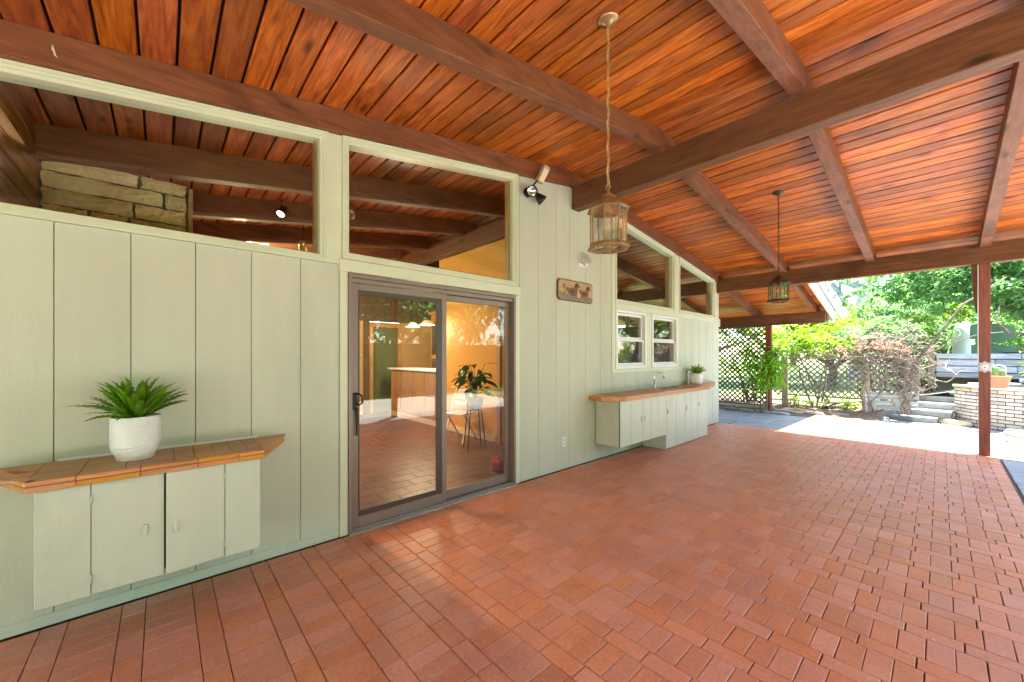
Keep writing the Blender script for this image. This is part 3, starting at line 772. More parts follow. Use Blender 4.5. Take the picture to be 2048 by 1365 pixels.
# beige box at the far wall corner
cb_ = thing('corner_box', 'small pale box mounted at the far corner of the green wall', 'box', (-.04, 8.93, 2.14))
MB().box(-.035, .045, -.029, .035, -.085, .085).ob('case', M['cabpaint'], cb_, bevel=.004)
MB().box(.0455, .05, -.02, .026, -.07, .07).ob('cover', M['greyplastic'], cb_)

# ------------------------------------------------------------------ left shelf counter
c1 = thing('bevelled_shelf_counter', 'wooden topped shelf with green cupboards hanging on the wall left of the sliding door', 'counter', (0, 0, 0))
ZT1, TH = .872, .050
outer = [(.003, -.665), (.45, -.462), (.45, .462), (.003, .668)]
def xfront(y):
    if y < -.462: return .003 + (.447) * (y + .665) / .203
    if y > .462: return .003 + .447 * (.668 - y) / .206
    return .45
base = MB().prism([(p[0] - (.016 if p[0] > .1 else 0), p[1] * .985) for p in outer], ZT1 - TH, ZT1 - .014)
base.ob('counter_base', M['butcher'], c1)
# top tiles of wood: cut by Y, with two rows in X
cuts = [-.665, -.462, -.30, -.14, .05, .14, .23, .31, .39, .462, .668]
def poly_clip(y0, y1, xa, xb):
    """piece of the top between y0,y1 and x from xa to min(xb, front)"""
    pts = []
    yys = sorted(set([y0, y1] + [q for q in (-.462, .462) if y0 < q < y1]))
    up = [(min(xb, xfront(yy)), yy) for yy in yys]
    up = [(x_, y_) for x_, y_ in up]
    if all(x_ <= xa + 1e-4 for x_, _ in up): return None
    up = [(max(x_, xa), y_) for x_, y_ in up]
    lo = [(xa, yy) for yy in reversed(yys)]
    out = []
    for p in up + lo:
        if not out or (abs(p[0] - out[-1][0]) + abs(p[1] - out[-1][1])) > 1e-4: out.append(p)
    if abs(out[0][0] - out[-1][0]) + abs(out[0][1] - out[-1][1]) < 1e-4: out.pop()
    return out if len(out) > 2 else None
rr_ = random.Random(5)
for ci in range(len(cuts) - 1):
    a, b = cuts[ci] + .0012, cuts[ci + 1] - .0012
    for (xa, xb) in ((.004, .205), (.2065, .4055)) if ci % 2 == 0 else ((.004, .4055),):
        q = poly_clip(a, b, xa, min(xb, .41) )
        if q:
            q = [(min(x_, max(xa, xfront(y_) - .043)), y_) for x_, y_ in q]
            qq = []
            for p in q:
                if not qq or (abs(p[0] - qq[-1][0]) + abs(p[1] - qq[-1][1])) > 1e-3: qq.append(p)
            if len(qq) > 2:
                area = sum(qq[i][0] * qq[(i + 1) % len(qq)][1] - qq[(i + 1) % len(qq)][0] * qq[i][1] for i in range(len(qq)))
                if abs(area) > 1e-4: MB().prism(qq, ZT1 - .0138, ZT1 + rr_.uniform(-.0006, .0006)).ob('top_tile', M['butcher'], c1, bevel=.0012)
# edge pieces (two stacked strips, cut into lengths)
def edge(pa, pb, z0, z1, t=.042, name='edge_strip', par=None, mat='butcher'):
    pa, pb = Vector((*pa, 0)), Vector((*pb, 0)); d = (pb - pa).normalized(); nrm = Vector((d.y, -d.x, 0))
    pa = pa + d * .0008; pb = pb - d * .0008
    q = [pa, pb, pb - nrm * t, pa - nrm * t]
    MB().prism([(p.x, p.y) for p in q], z0, z1).ob(name, M[mat], par or c1, bevel=.003)
def edges(p0, p1, fr, zt, th, par, mat):
    p0, p1 = Vector(p0), Vector(p1)
    for a, b in zip(fr, fr[1:]):
        A, B = p0.lerp(p1, a), p0.lerp(p1, b)
        edge(A, B, zt - th, zt - th * .45, par=par, mat=mat)
        edge(A, B, zt - th * .45 + .0012, zt + .001, par=par, mat=mat)
edges((.45, -.462), (.45, .462), [0, .17, .41, .66, .86, 1], ZT1, TH, c1, 'butcher2')
edges((.04, -.648), (.45, -.462), [0, 1], ZT1, TH, c1, 'butcher2')
edges((.45, .462), (.04, .650), [0, 1], ZT1, TH, c1, 'butcher2')
# cupboards
CX = .40
MB().box(.016, CX - .060, -.436, .446, .275, ZT1 - TH - .001).ob('carcass', M['core'], c1)  # carcass coloured dark to paint the shaded gap beside the ajar door
for (a_, b_) in ((-.438, -.2605), (.2735, .446)): MB().box(CX - .059, CX - .022, a_, b_, .276, ZT1 - TH - .002).ob('carcass_side', M['cabpaint'], c1)
MB().box(.017, CX - .021, .4475, .4495, .266, ZT1 - TH - .003).ob('end_panel', M['cabpaint'], c1)
MB().box(.017, CX - .021, -.4405, -.4385, .266, ZT1 - TH - .003).ob('end_panel', M['cabpaint'], c1)
def door_panel(y0, y1, z0, z1, x=CX, hinge=None, ang=0.0, par=None, name='cupboard_door', handle=None, thick=.02, groove=(), hs=1.0, bx=None):
    root = bpy.data.objects.new(name, None)
    piv = y0 if hinge != 'R' else y1
    m = MB()
    cuts_ = [y0] + [g_ for g_ in groove if y0 < g_ < y1] + [y1]
    for a, b in zip(cuts_, cuts_[1:]):
        m.box(-thick, 0, a + (.0015 if a != y0 else 0) - piv, b - (.0015 if b != y1 else 0) - piv, z0, z1)
    if len(cuts_) > 2: m.box(-thick, -.005, y0 - piv + .001, y1 - piv - .001, z0 + .001, z1 - .001)
    o = m.ob(name, M['cabpaint'], par or c1, bevel=.0025)
    o.location = (x, piv, 0); o.rotation_euler = (0, 0, ang)
    if handle:
        hy, hz = handle
        hp = [(hy - piv + .0085 * hs * cos(a * pi / 8), hz + (.022 * hs if sin(a * pi / 8) >= 0 else -.022 * hs) + .0085 * hs * sin(a * pi / 8)) for a in range(16)]
        MB().prism(hp, .0005, .012, 'x').ob('handle', M['cabpaint'], o, bevel=.003)
    return o
zb1, zt1 = .262, ZT1 - TH - .003
door_panel(-.440, -.262, zb1, zt1, name='side_panel')
door_panel(-.259, .008, zb1 + .004, zt1 - .004, handle=(-.065, .53))
door_panel(.016, .271, zb1 + .010, zt1 - .002, hinge='R', ang=radians(5.5), handle=(.055, .52))
door_panel(.274, .448, zb1 + .004, zt1, name='side_panel')
for (hy, hz) in ((-.2605, .345), (-.2605, .735), (.2725, .745), (.2725, .345)):
    MB().tube([(CX + .004, hy, hz - .022), (CX + .004, hy, hz + .022)], .005, 8).ob('hinge', M['cabpaint'], c1, smooth=True)
MB().box(.001, .014, -.44, .448, .26, .275).ob('back_cleat', M['cabpaint'], c1)
stick = MB().box(.004, .016, -.415, .500, .8735, .887).ob('white_strip', M['white'])
tag(stick, 'thin white plastic strip lying along the back of the left shelf', 'strip')

# ------------------------------------------------------------------ far sink counter
c2 = thing('sink_counter', 'long orange wood counter with a small sink and green cupboards under the far windows', 'counter', (0, 0, 0))
ZT2 = .898; TH2 = .058
out2 = [(.003, 4.36), (.29, 4.10), (.45, 4.50), (.45, 7.22), (.22, 8.10), (.003, 8.60)]
out2 = [(.003, 4.30), (.25, 4.235), (.45, 4.53), (.45, 7.25), (.24, 8.05), (.003, 8.62)]
MB().prism(out2, ZT2 - TH2, ZT2).ob('counter_base', M['butcher2'], c2, bevel=.004)
yb = [4.53, 5.0, 5.45]
for a, b in ((4.53, 5.02), (5.023, 5.50), (5.503, 5.75)):
    for (xa, xb) in ((.016, .225), (.2265, .444)): MB().box(xa, xb, a, b, ZT2 + .0005, ZT2 + .006).ob('top_tile', M['butcher'], c2, bevel=.0012)
for a, b in ((6.62, 6.92), (6.923, 7.24)):
    for (xa, xb) in ((.016, .225), (.2265, .444)): MB().box(xa, xb, a, b, ZT2 + .0005, ZT2 + .006).ob('top_tile', M['butcher'], c2, bevel=.0012)
MB().box(.452, .457, 4.54, 7.24, ZT2 - .028, ZT2 - .0265).ob('edge_line', M['duck_edge'], c2)
sk = MB().prism([(.225 + .135 * cos(a * pi / 16) * (1 if abs(cos(a * pi / 16)) < .8 else .98), 6.18 + .30 * sin(a * pi / 16)) for a in range(32)], ZT2 + .0005, ZT2 + .007).ob('sink_rim', M['steel'], c2, bevel=.002)
MB().prism([(.225 + .108 * cos(a * pi / 16), 6.18 + .265 * sin(a * pi / 16)) for a in range(32)], ZT2 + .0072, ZT2 + .0085).ob('sink_bowl', M['alud'], c2)
fa = thing('kitchen_faucet', 'chrome gooseneck faucet standing behind the sink of the far counter', 'faucet', (.08, 5.93, ZT2 + .0005))
MB().lathe([(0, 0), (.034, 0), (.034, .008), (.022, .014), (.020, .055), (.013, .062), (0, .064)], 16).ob('base', M['chrome'], fa, smooth=True)
gp = [(0, 0, .06), (0, 0, .20)] + [(.065 - .065 * cos(t_ * pi / 8), .012 * t_, .20 + .065 * sin(t_ * pi / 8)) for t_ in range(1, 8)] + [(.13, .09, .17)]
MB().tube(gp, [.011] * (len(gp) - 1) + [.013], 10).ob('spout', M['chrome'], fa, smooth=True)
MB().tube([(0, -.018, .045), (.0, -.04, .07), (.01, -.055, .09)], [.010, .008, .007], 8).ob('lever', M['chrome'], fa, smooth=True)
MB().tube([(0, .018, .045), (.0, .04, .065), (.01, .06, .075)], [.010, .008, .007], 8).ob('lever', M['chrome'], fa, smooth=True)
# carcasses
ZB2 = .235
C2X = .40
MB().box(.016, C2X - .022, 4.455, 5.70, ZB2, ZT2 - TH2 - .001).ob('carcass', M['cabpaint'], c2)
MB().box(.016, C2X - .022, 5.701, 7.24, 0.002, ZT2 - TH2 - .001).ob('carcass', M['cabpaint'], c2)
zt2 = ZT2 - TH2 - .003
MB().box(.017, C2X - .001, 4.440, 4.454, ZB2 - .004, zt2).ob('end_panel', M['cabpaint'], c2, bevel=.002)
MB().box(.017, C2X - .001, 5.704, 5.718, .002, ZB2 - .001).ob('end_panel', M['cabpaint'], c2)
door_panel(4.440, 5.018, ZB2 - .003, zt2, par=c2, handle=(4.975, .55), groove=(4.70,), hs=1.2)
door_panel(5.023, 5.708, ZB2 - .003, zt2, par=c2, handle=(5.065, .56), groove=(5.24, 5.45), hs=1.2)
door_panel(5.713, 6.352, .012, zt2, par=c2, handle=(5.755, .58), groove=(6.03,), hs=1.3)
door_panel(6.357, 6.838, .012, zt2, par=c2, handle=(6.40, .58), groove=(6.58,), hs=1.3)
door_panel(6.843, 7.262, .012, zt2, par=c2, handle=(6.90, .60), hs=1.2)
MB().box(.017, C2X - .001, 7.247, 7.262, .003, zt2).ob('end_panel', M['cabpaint'], c2)

# ------------------------------------------------------------------ potted ferns
def frond_mesh(L, W, curl, lift, name='frond'):
    """arching blade with a toothed edge; rises then droops; built along +X"""
    n = 16; V = []; F = []
    for i in range(n + 1):
        t = i / n
        x = L * (t - .18 * t * t * curl); z = L * (lift * t - curl * t * t * .75)
        w = 1.0 * W * sin(min(1, t * 1.25 + .10) * pi * .5) * (1 - t ** 2.0) * (1.0 + (.42 if i % 2 else -.32) * (t > .15)) + .0008
        fold = .22 * w
        V += [(x, -w, z + fold), (x, 0, z - fold * .3), (x, w, z + fold)]
    for i in range(n):
        a = i * 3
        F += [(a, a + 1, a + 4, a + 3), (a + 1, a + 2, a + 5, a + 4)]
    return MB().add(V, F).mesh(name, M['fern'], True)
def fern_pot(root, R, Hh, ridged, nf, FL, seed, pot_mat):
    r = random.Random(seed)
    if ridged:
        prof = [(0, 0), (R * .72, 0), (R * .76, .004), (R * .76, .018), (R * .84, .034), (R * .97, .062), (R, .085), (R, Hh - .006), (R * .985, Hh), (R * .93, Hh), (R * .91, Hh - .03), (0, Hh - .03)]
    else:
        prof = [(0, 0), (R * .70, 0), (R * .80, .006), (R * .95, .03), (R, .06), (R, Hh - .003), (R * .97, Hh), (R * .93, Hh - .002), (R * .9, Hh - .02), (0, Hh - .02)]
    MB().lathe(prof[:-2] + [prof[-2]], 40).ob('pot', M[pot_mat], root, smooth=True)
    MB().lathe([(R * .915, Hh - .022), (0.0005, Hh - .015)], 24).ob('soil', M['soil'], root)
    ms = [frond_mesh(FL * a, FL * b, c_, d_) for a, b, c_, d_ in ((1, .075, .55, .75), (.95, .09, .80, 1.15), (.85, .10, .6, 1.2), (1.1, .065, .62, .95), (.95, .08, .95, 1.5))]
    for i in range(nf):
        ring_ = i / nf
        me = ms[(4 if ring_ > .75 else (2 if ring_ > .5 else r.choice([0, 1, 3])))]
        az = i * 2.399 + r.uniform(-.2, .2)
        rr0 = R * .35 * (1 - ring_)
        tilt = -radians(r.uniform(-14, 10) + 30 * ring_)
        s = r.uniform(.8, 1.12)
        inst('frond', me, root, (cos(az) * rr0, sin(az) * rr0, Hh - .015), (r.uniform(-.5, .5), tilt + r.uniform(-.12, .2), az), (s, s, s))
p1 = thing('potted_fern', 'large green fern in a textured white pot on the left shelf', 'potted plant', (.20, -.110, ZT1 + .0012), group='ferns in white pots')
fern_pot(p1, .103, .238, True, 105, .226, 4, 'pot')
p2 = thing('potted_fern', 'small green fern in a smooth white pot at the far end of the sink counter', 'potted plant', (.16, 7.36, ZT2 + .0012), group='ferns in white pots')
fern_pot(p2, .115, .21, False, 80, .17, 9, 'smooth_pot')

# ------------------------------------------------------------------ hanging lanterns
def lantern(name, label, x, y, ztop, z_attach, metal, cordmat, slope, group):
    """ztop ceiling height at x,y ; z_attach = top of the lantern loop"""
    t = thing(name, label, 'lantern', (x, y, z_attach), group=group)
    mt = M[metal]
    def oct_(R, k=.62, rot=0.0):
        # octagon with wide and narrow sides alternating
        pts = []
        for q in range(4):
            a = q * pi / 2 + rot
            for da in (-k * .62, k * .62):
                pts.append((R * cos(a + da), R * sin(a + da)))
        return pts
    def ring_o(R0, R1, z0, z1):
        a, b = oct_(R0), oct_(R1); n = 8
        V = [(p[0], p[1], z0) for p in a] + [(p[0], p[1], z1) for p in b]
        return V, [(i, (i + 1) % n, n + (i + 1) % n, n + i) for i in range(n)]
    # heights measured down from attach
    R = .128
    top = MB()
    prof = [(.010, -.020), (.026, -.034), (.050, -.052), (.052, -.058), (.040, -.060), (.046, -.066), (.085, -.082), (.112, -.104), (.142, -.130), (.142, -.137), (.118, -.134)]
    for (r0, z0), (r1, z1) in zip(prof, prof[1:]):
        V, F = ring_o(r0, r1, z0, z1); top.add(V, F)
    top.ob('roof_cap', mt, t)
    MB().tube([(0, 0, 0), (0, 0, -.035)], [.006, .014], 8).ob('stem', mt, t, smooth=True)
    MB().tube([(.016 * cos(a * pi / 6), 0, .012 + .016 * sin(a * pi / 6)) for a in range(13)], .0032, 6, cap=False).ob('loop', mt, t, smooth=True)
    o8 = oct_(R * .93)
    for i, p in enumerate(o8):
        q = Vector((p[0], p[1], 0)).normalized() * .003
        MB().tube([(p[0], p[1], -.134), (p[0], p[1], -.345)], .0055, 6).ob('corner_bar', mt, t)
    for i in range(8):
        a, b = Vector((*o8[i], 0)), Vector((*o8[(i + 1) % 8], 0)); d = (b - a).normalized(); nn = Vector((d.y, -d.x, 0))
        a2, b2 = a + d * .006, b - d * .006
        MB().prism([(p.x, p.y) for p in (a2 - nn * .001, b2 - nn * .001, b2 + nn * .001, a2 + nn * .001)], -.343, -.137).ob('glass_panel', M['lampglass'], t)
    rg = MB()
    for (r0, z0), (r1, z1) in zip([(.118, -.343), (.130, -.345), (.142, -.365), (.142, -.372), (.120, -.374), (.105, -.368), (.105, -.350), (.118, -.343)], [(.130, -.345), (.142, -.365), (.142, -.372), (.120, -.374), (.105, -.368), (.105, -.350), (.118, -.343)]):
        V, F = ring_o(r0, r1, z0, z1); rg.add(V, F)
    rg.ob('base_ring', mt, t)
    MB().tube([(-.105, 0, -.362), (.105, 0, -.362)], .006, 6).ob('cross_bar', mt, t)
    MB().tube([(0, -.105, -.362), (0, .105, -.362)], .0061, 6).ob('cross_bar', mt, t)
    MB().lathe([(0, -.368), (.03, -.366), (.034, -.355), (.010, -.345), (0, -.344)], 16).ob('candle_plate', mt, t, smooth=True)
    for k in range(3):
        a = k * 2 * pi / 3 + .5; cx_, cy_ = .032 * cos(a), .032 * sin(a)
        MB().lathe([(0, -.352), (.011, -.352), (.011, -.262), (0, -.262)], 12, (cx_, cy_)).ob('candle_sleeve', M['candle'], t, smooth=True)
        MB().lathe([(.0, -.260), (.009, -.255), (.013, -.235), (.009, -.215), (.001, -.195)], 12, (cx_, cy_)).ob('bulb', M['bulb'], t, smooth=True)
    # chain with a cord twisted through it
    for _c in list(t.children): _c.scale = (.92, .92, 1)
    L = ztop - z_attach
    path = []; path2 = []; nst = int(L / .010)
    for i in range(nst + 1):
        z = .026 + (L - .05) * i / nst; a = i * .42
        path.append((.0062 * cos(a), .0062 * sin(a), z)); path2.append((-.0062 * cos(a), -.0062 * sin(a), z))
    MB().tube(path, .0052, 5).ob('cord', M[cordmat], t, smooth=True)
    ch = MB(); nl = int((L - .05) / .026)
    for i in range(nl):
        z = .03 + i * .026; c_ = i % 2
        lp = []
        for k in range(9):
            w = 2 * pi * k / 8; u, vv = .0075 * cos(w), .0155 * sin(w)
            lp.append((u, 0, z + vv) if c_ else (0, u, z + vv))
        ch.tube(lp, .0022, 4, cap=False)
    ch.ob('chain', mt if cordmat != 'cord' else M['cord'], t)
    zc = L
    cp = MB().lathe([(.001, -.034), (.014, -.034), (.018, -.028), (.030, -.024), (.034, -.016), (.058, -.012), (.066, -.004), (.066, .004), (0.001, .004)], 28).ob('canopy', mt, t, smooth=True)
    cp.location = (0, 0, zc); cp.rotation_euler = (math.atan(slope), 0, 0)
    return t
lantern('hanging_lantern', 'large copper lantern on a gold twisted cord, hanging before the ridge beam', 1.83, 2.045, zn(2.045) + PT - .002, 2.475, 'brass', 'cord', .1475, 'hanging octagonal lanterns')
lantern('hanging_lantern', 'farther lantern on a thin dark chain in front of the far cross beam', 1.80, 5.92, zf(5.92) + PT - .002, 2.505, 'bronze', 'bronze', -.122, 'hanging octagonal lanterns')

# ------------------------------------------------------------------ house interior
intf = structure_root('interior_floor')
MB().box(-6.6, -.122, -.72, 8.9, -.08, -.004).ob('floor_bed', M['grout'], intf)
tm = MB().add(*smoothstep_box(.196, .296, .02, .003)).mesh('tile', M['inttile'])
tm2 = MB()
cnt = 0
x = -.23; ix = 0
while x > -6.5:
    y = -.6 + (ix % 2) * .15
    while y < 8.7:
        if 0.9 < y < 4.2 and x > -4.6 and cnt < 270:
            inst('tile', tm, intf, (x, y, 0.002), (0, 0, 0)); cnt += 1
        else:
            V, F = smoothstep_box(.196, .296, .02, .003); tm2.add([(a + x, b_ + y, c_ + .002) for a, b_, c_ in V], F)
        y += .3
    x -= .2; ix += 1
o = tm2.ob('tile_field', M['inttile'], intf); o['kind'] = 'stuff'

# back wall with a doorway
bw = thing('back_wall', 'tan rear wall of the room behind the sliding door with a dark doorway', 'wall')
def zroof(yy): return min(zn(yy), zf(yy), zl(yy)) + PT
def wallx(x0, x1, y0, y1, z0, par, mat, name='wall_panel', top=None):
    t0 = (lambda yy: top) if top else zroof
    a, b = t0(y0) + (0 if top else .03), t0(y1) + (0 if top else .03)
    return MB().hexa([(x0, y0, z0), (x1, y0, z0), (x1, y1, z0), (x0, y1, z0), (x0, y0, a), (x1, y0, a), (x1, y1, b), (x0, y1, b)]).ob(name, M[mat], par)
wallx(-6.32, -6.2, -.74, 3.62, -.01, bw, 'tanwall', top=.80); wallx(-6.32, -6.2, 3.1, 3.62, .801, bw, 'tanwall', top=2.28); wallx(-6.32, -6.2, -.74, -.5, .801, bw, 'tanwall', top=2.28); wallx(-6.27, -6.26, -.5, 3.1, .801, bw, 'glass', 'pane', top=2.28); wallx(-6.32, -6.2, -.74, 3.9, 2.281, bw, 'darkwall')  # glass opening added out of view to let daylight into the room
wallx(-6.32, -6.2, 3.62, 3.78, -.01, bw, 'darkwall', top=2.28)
wallx(-6.32, -6.2, 3.90, 8.9, 2.281, bw, 'darkwall'); wallx(-6.32, -6.2, 4.62, 8.9, -.01, bw, 'tanwall', top=.8); wallx(-6.32, -6.2, 4.62, 6.6, .801, bw, 'tanwall', top=2.28); wallx(-6.27, -6.26, 6.6, 8.6, .801, bw, 'glass', 'pane', top=2.28)  # another added glass opening, letting daylight into the far room
wallx(-6.30, -6.19, 3.782, 3.87, 0, bw, 'cabwood', 'door_trim', top=2.14); wallx(-6.30, -6.19, 4.53, 4.618, 0, bw, 'cabwood', 'door_trim', top=2.14)
MB().box(-6.30, -6.19, 3.782, 4.618, 2.141, 2.26).ob('door_trim', M['cabwood'], bw)
MB().box(-6.29, -6.25, 3.871, 4.529, 0, 2.139).ob('inner_door', M['reflection_green'], bw)
MB().lathe([(0, 0), (.05, 0), (.05, .02), (0, .02)], 16).ob('thermostat', M['greyplastic'], bw, loc=(-6.195, 3.56, 1.42))
MB().box(-6.199, -6.18, 2.5, 3.6, 0.003, .09).ob('skirting', M['creamtrim'], bw)
# ochre partition
pw = thing('ochre_partition', 'ochre yellow partition wall with cream baseboard seen through the glass door', 'wall')
MB().box(-3.50, -1.66, 4.10, 4.20, 0, 3.327).ob('plaster', M['yellowwall'], pw)
MB().box(-1.66, -.125, 4.10, 4.20, 2.30, 3.327).ob('plaster', M['yellowwall'], pw)
MB().box(-1.66, -.125, 4.10, 4.20, 0, 2.299).ob('plaster', M['yellowwall'], pw)
MB().box(-3.50, -1.72, 4.080, 4.098, 0.003, .11).ob('baseboard', M['creamtrim'], pw)
MB().box(-1.66, -1.58, 4.06, 4.098, 0.003, 2.25).ob('door_trim', M['cabwood'], pw)
MB().box(-1.50, -.20, 4.07, 4.097, 0.003, 2.25).ob('reflection_green', M['reflection_green'], pw)  # dark green panel imitating the garden's reflection in the door glass
MB().box(-1.40, -1.33, 4.02, 4.06, .30, 2.25).ob('door_trim', M['cabwood'], pw)
# breakfast peninsula
pe = thing('kitchen_peninsula', 'long pale wood kitchen peninsula with a white top seen through the left glass panel', 'cabinet')
MB().box(-5.70, -3.52, 4.12, 4.62, 0, 1.10).ob('body', M['cabwood'], pe)
for i in range(4): MB().box(-5.68 + i * .54, -5.68 + i * .54 + .52, 4.100, 4.118, .14, 1.07).ob('panel', M['cabwood'], pe, bevel=.004)
MB().box(-5.74, -3.51, 4.04, 4.68, 1.101, 1.14).ob('worktop', M['white'], pe, bevel=.004)
MB().box(-5.70, -3.52, 4.09, 4.118, 0.003, .11).ob('baseboard', M['creamtrim'], pe)
# hutch
hu = thing('tall_hutch', 'honey coloured tall glazed cupboard standing behind the kitchen peninsula', 'cabinet', (-5.0, 5.05, 0))
MB().box(-.45, .45, 0, .5, 0, 2.45).ob('body', M['cabwood'], hu, bevel=.01)
for dx in (-.22, .22):
    MB().box(dx - .16, dx + .16, -.012, -.001, 1.45, 2.25).ob('glass_door', M['alud'], hu); MB().box(dx - .16, dx + .16, -.012, -.001, .95, 1.35).ob('niche', M['darkwall'], hu)
MB().box(-.50, .50, -.06, .52, 2.451, 2.53).ob('cornice', M['cabwood'], hu, bevel=.01)
# end wall of horizontal boards
ew = thing('panelled_end_wall', 'dark horizontal plank wall beside the stone chimney behind the left high window', 'wall')
MB().box(-6.3, -.125, -.80, -.70, 0, zn(-.8) + PT + .03).ob('wall_core', M['core'], ew)
z = 1.9
while z < 3.1:
    MB().box(-6.2, -.13, -.699, -.675 + rnd.uniform(-.003, .003), z + .004, z + .116).ob('board', M['panelx'], ew, bevel=.006); z += .12
MB().box(-6.2, -.13, -.699, -.68, 0.0, 1.899).ob('lower_panel', M['panelx'], ew)
# chimney
chm = thing('stone_chimney', 'rough tan stone chimney breast under a dark beam behind the left high window', 'chimney')
MB().box(-2.3, -1.235, -.672, .170, 0, 2.925).ob('chimney_core', M['cmortar'], chm)
def rock(y0, y1, z0, z1, x, par, mat, depth=.034, r=rnd, name='stone'):
    nu, nv = 9, 4; V = []; F = []
    for j in range(nv + 1):
        for i in range(nu + 1):
            u, w = i / nu, j / nv
            e = min(u, 1 - u, w * .9, (1 - w) * .9) * 4
            d = depth * (.5 + .5 * min(1, e) ** .5) + r.uniform(-.009, .009)
            yy = y0 + (y1 - y0) * u + (r.uniform(-.007, .007)); zz = z0 + (z1 - z0) * w + r.uniform(-.005, .005)
            V.append((x + d, yy, zz))
    n0 = len(V); W = nu + 1
    for j in range(nv):
        for i in range(nu): F.append((j * W + i, j * W + i + 1, (j + 1) * W + i + 1, (j + 1) * W + i))
    rim = [i for i in range(W)] + [j * W + nu for j in range(1, nv + 1)] + [nv * W + i for i in range(nu - 1, -1, -1)] + [j * W for j in range(nv - 1, 0, -1)]
    for i in rim: V.append((x, V[i][1], V[i][2]))
    for k in range(len(rim)):
        k2 = (k + 1) % len(rim); F.append((n0 + k, n0 + k2, rim[k2], rim[k]))
    return MB().add(V, F).ob(name, M[mat], par)
for (z0, z1, cutsy) in ((2.825, 2.925, (-.67, -.14, .165)), (2.70, 2.812, (-.67, .01, .165)), (2.575, 2.688, (-.67, -.17, .165)), (2.475, 2.563, (-.67, -.42, -.20, .165)), (2.40, 2.463, (-.67, -.10, .165)),
                        (2.25, 2.385, (-.67, -.3, .165)), (2.08, 2.235, (-.67, -.1, .165)), (1.92, 2.065, (-.67, -.35, .165))):
    for a, b in zip(cutsy, cutsy[1:]): rock(a + .012, b - .012, z0, z1, -1.235, chm, 'chim')
MB().box(-1.232, -1.19, .172, .20, 0, 2.9).ob('corner_trim', M['cabwood'], chm)
# window wall at the back of the far room: post and glazing bars under the cross beam
fr = thing('far_room_glazing', 'glazed end wall under the cross beam seen through the far high windows', 'window wall')
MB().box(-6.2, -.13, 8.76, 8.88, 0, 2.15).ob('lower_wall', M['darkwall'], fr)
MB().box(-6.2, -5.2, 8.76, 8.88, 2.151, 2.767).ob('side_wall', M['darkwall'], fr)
for x in (-5.19, -4.2, -3.2, -2.19, -1.2, -.22): MB().box(x, x + .07, 8.77, 8.86, 2.151, 2.766).ob('glazing_bar', M['cabwood'], fr)
MB().box(-5.12, -.15, 8.81, 8.816, 2.152, 2.766).ob('pane', M['glass'], fr)
# armchair added indoors to imitate blue chairs reflected in the sash panes
sf = thing('reflected_armchair', 'blue upholstered armchair added indoors, standing for chairs reflected in the far sash windows', 'armchair', (-1.3, 6.9, 0))
MB().box(-.35, .35, -.35, .35, .18, .46).ob('seat', M['fabric_blue'], sf, bevel=.05, seg=2)
MB().box(-.35, .35, .36, .52, .18, 1.32).ob('backrest', M['fabric_blue'], sf, bevel=.05, seg=2)
for s_ in (-1, 1): MB().box(s_ * .44 - .08, s_ * .44 + .08, -.35, .5, .18, .68).ob('armrest', M['fabric_blue'], sf, bevel=.04, seg=2)
for sx in (-1, 1):
    for sy in (-1, 1): MB().box(sx * .3 - .025, sx * .3 + .025, sy * .3 - .025, sy * .3 + .025, .003, .18).ob('leg', M['darkwall'], sf)
# white folding chair and houseplant by the partition
wc = thing('white_folding_chair', 'white folding chair beside the leafy plant behind the right glass panel', 'chair', (-2.25, 3.75, .003), rotz=.3)
for s_ in (-1, 1):
    MB().tube([(s_ * .2, -.2, 0), (s_ * .2, .16, .86)], .014, 6).ob('leg', M['white'], wc); MB().tube([(s_ * .18, .22, 0), (s_ * .18, -.14, .47)], .014, 6).ob('leg', M['white'], wc)
MB().box(-.19, .19, -.19, .17, .45, .475).ob('seat', M['white'], wc, bevel=.008)
for z_ in (.62, .72, .82): MB().box(-.185, .185, .08 + (z_ - .62) * .4, .10 + (z_ - .62) * .4, z_ - .03, z_ + .03).ob('slat', M['white'], wc, bevel=.004)
hp = thing('leafy_houseplant', 'dark glossy leafy plant on a thin legged stand behind the right glass panel', 'potted plant', (-1.58, 3.55, .003))
for k in range(4):
    a = k * pi / 2 + .4; MB().tube([(.12 * cos(a), .12 * sin(a), .62), (.2 * cos(a), .2 * sin(a), 0)], .009, 6).ob('stand_leg', M['black'], hp)
MB().lathe([(0, .62), (.11, .62), (.14, .80), (.13, .80), (.0, .78)], 20).ob('pot', M['alud'], hp, smooth=True)
r3 = random.Random(11)
lm = None
def leaf_mesh(L, W, mat, name='leaf', curl=.35, n=6):
    V = []; F = []
    for i in range(n + 1):
        t = i / n; w = W * sin(pi * min(1, t * .95 + .04)) ** .8 + .0005; x_ = L * t; z_ = -curl * L * t * t
        V += [(x_, -w, z_ + .15 * w), (x_, 0, z_), (x_, w, z_ + .15 * w)]
    for i in range(n):
        a = i * 3; F += [(a, a + 1, a + 4, a + 3), (a + 1, a + 2, a + 5, a + 4)]
    return MB().add(V, F).mesh(name, mat, True)
lms = [leaf_mesh(.22, .045, M['houseplant']), leaf_mesh(.17, .04, M['houseplant'], curl=.6)]
stm = MB()
for i in range(46):
    az = r3.uniform(0, 2 * pi); h_ = r3.uniform(.12, .55); rad = r3.uniform(.05, .24) * (1 - .5 * abs(h_ - .3))
    px, py = rad * cos(az), rad * sin(az)
    stm.tube([(0, 0, .78), (px * .4, py * .4, .78 + h_ * .6), (px, py, .78 + h_)], .004, 4)
    inst('leaf', r3.choice(lms), hp, (px, py, .78 + h_), (r3.uniform(-.3, .3), r3.uniform(-.5, .5), az + r3.uniform(-.6, .6)))
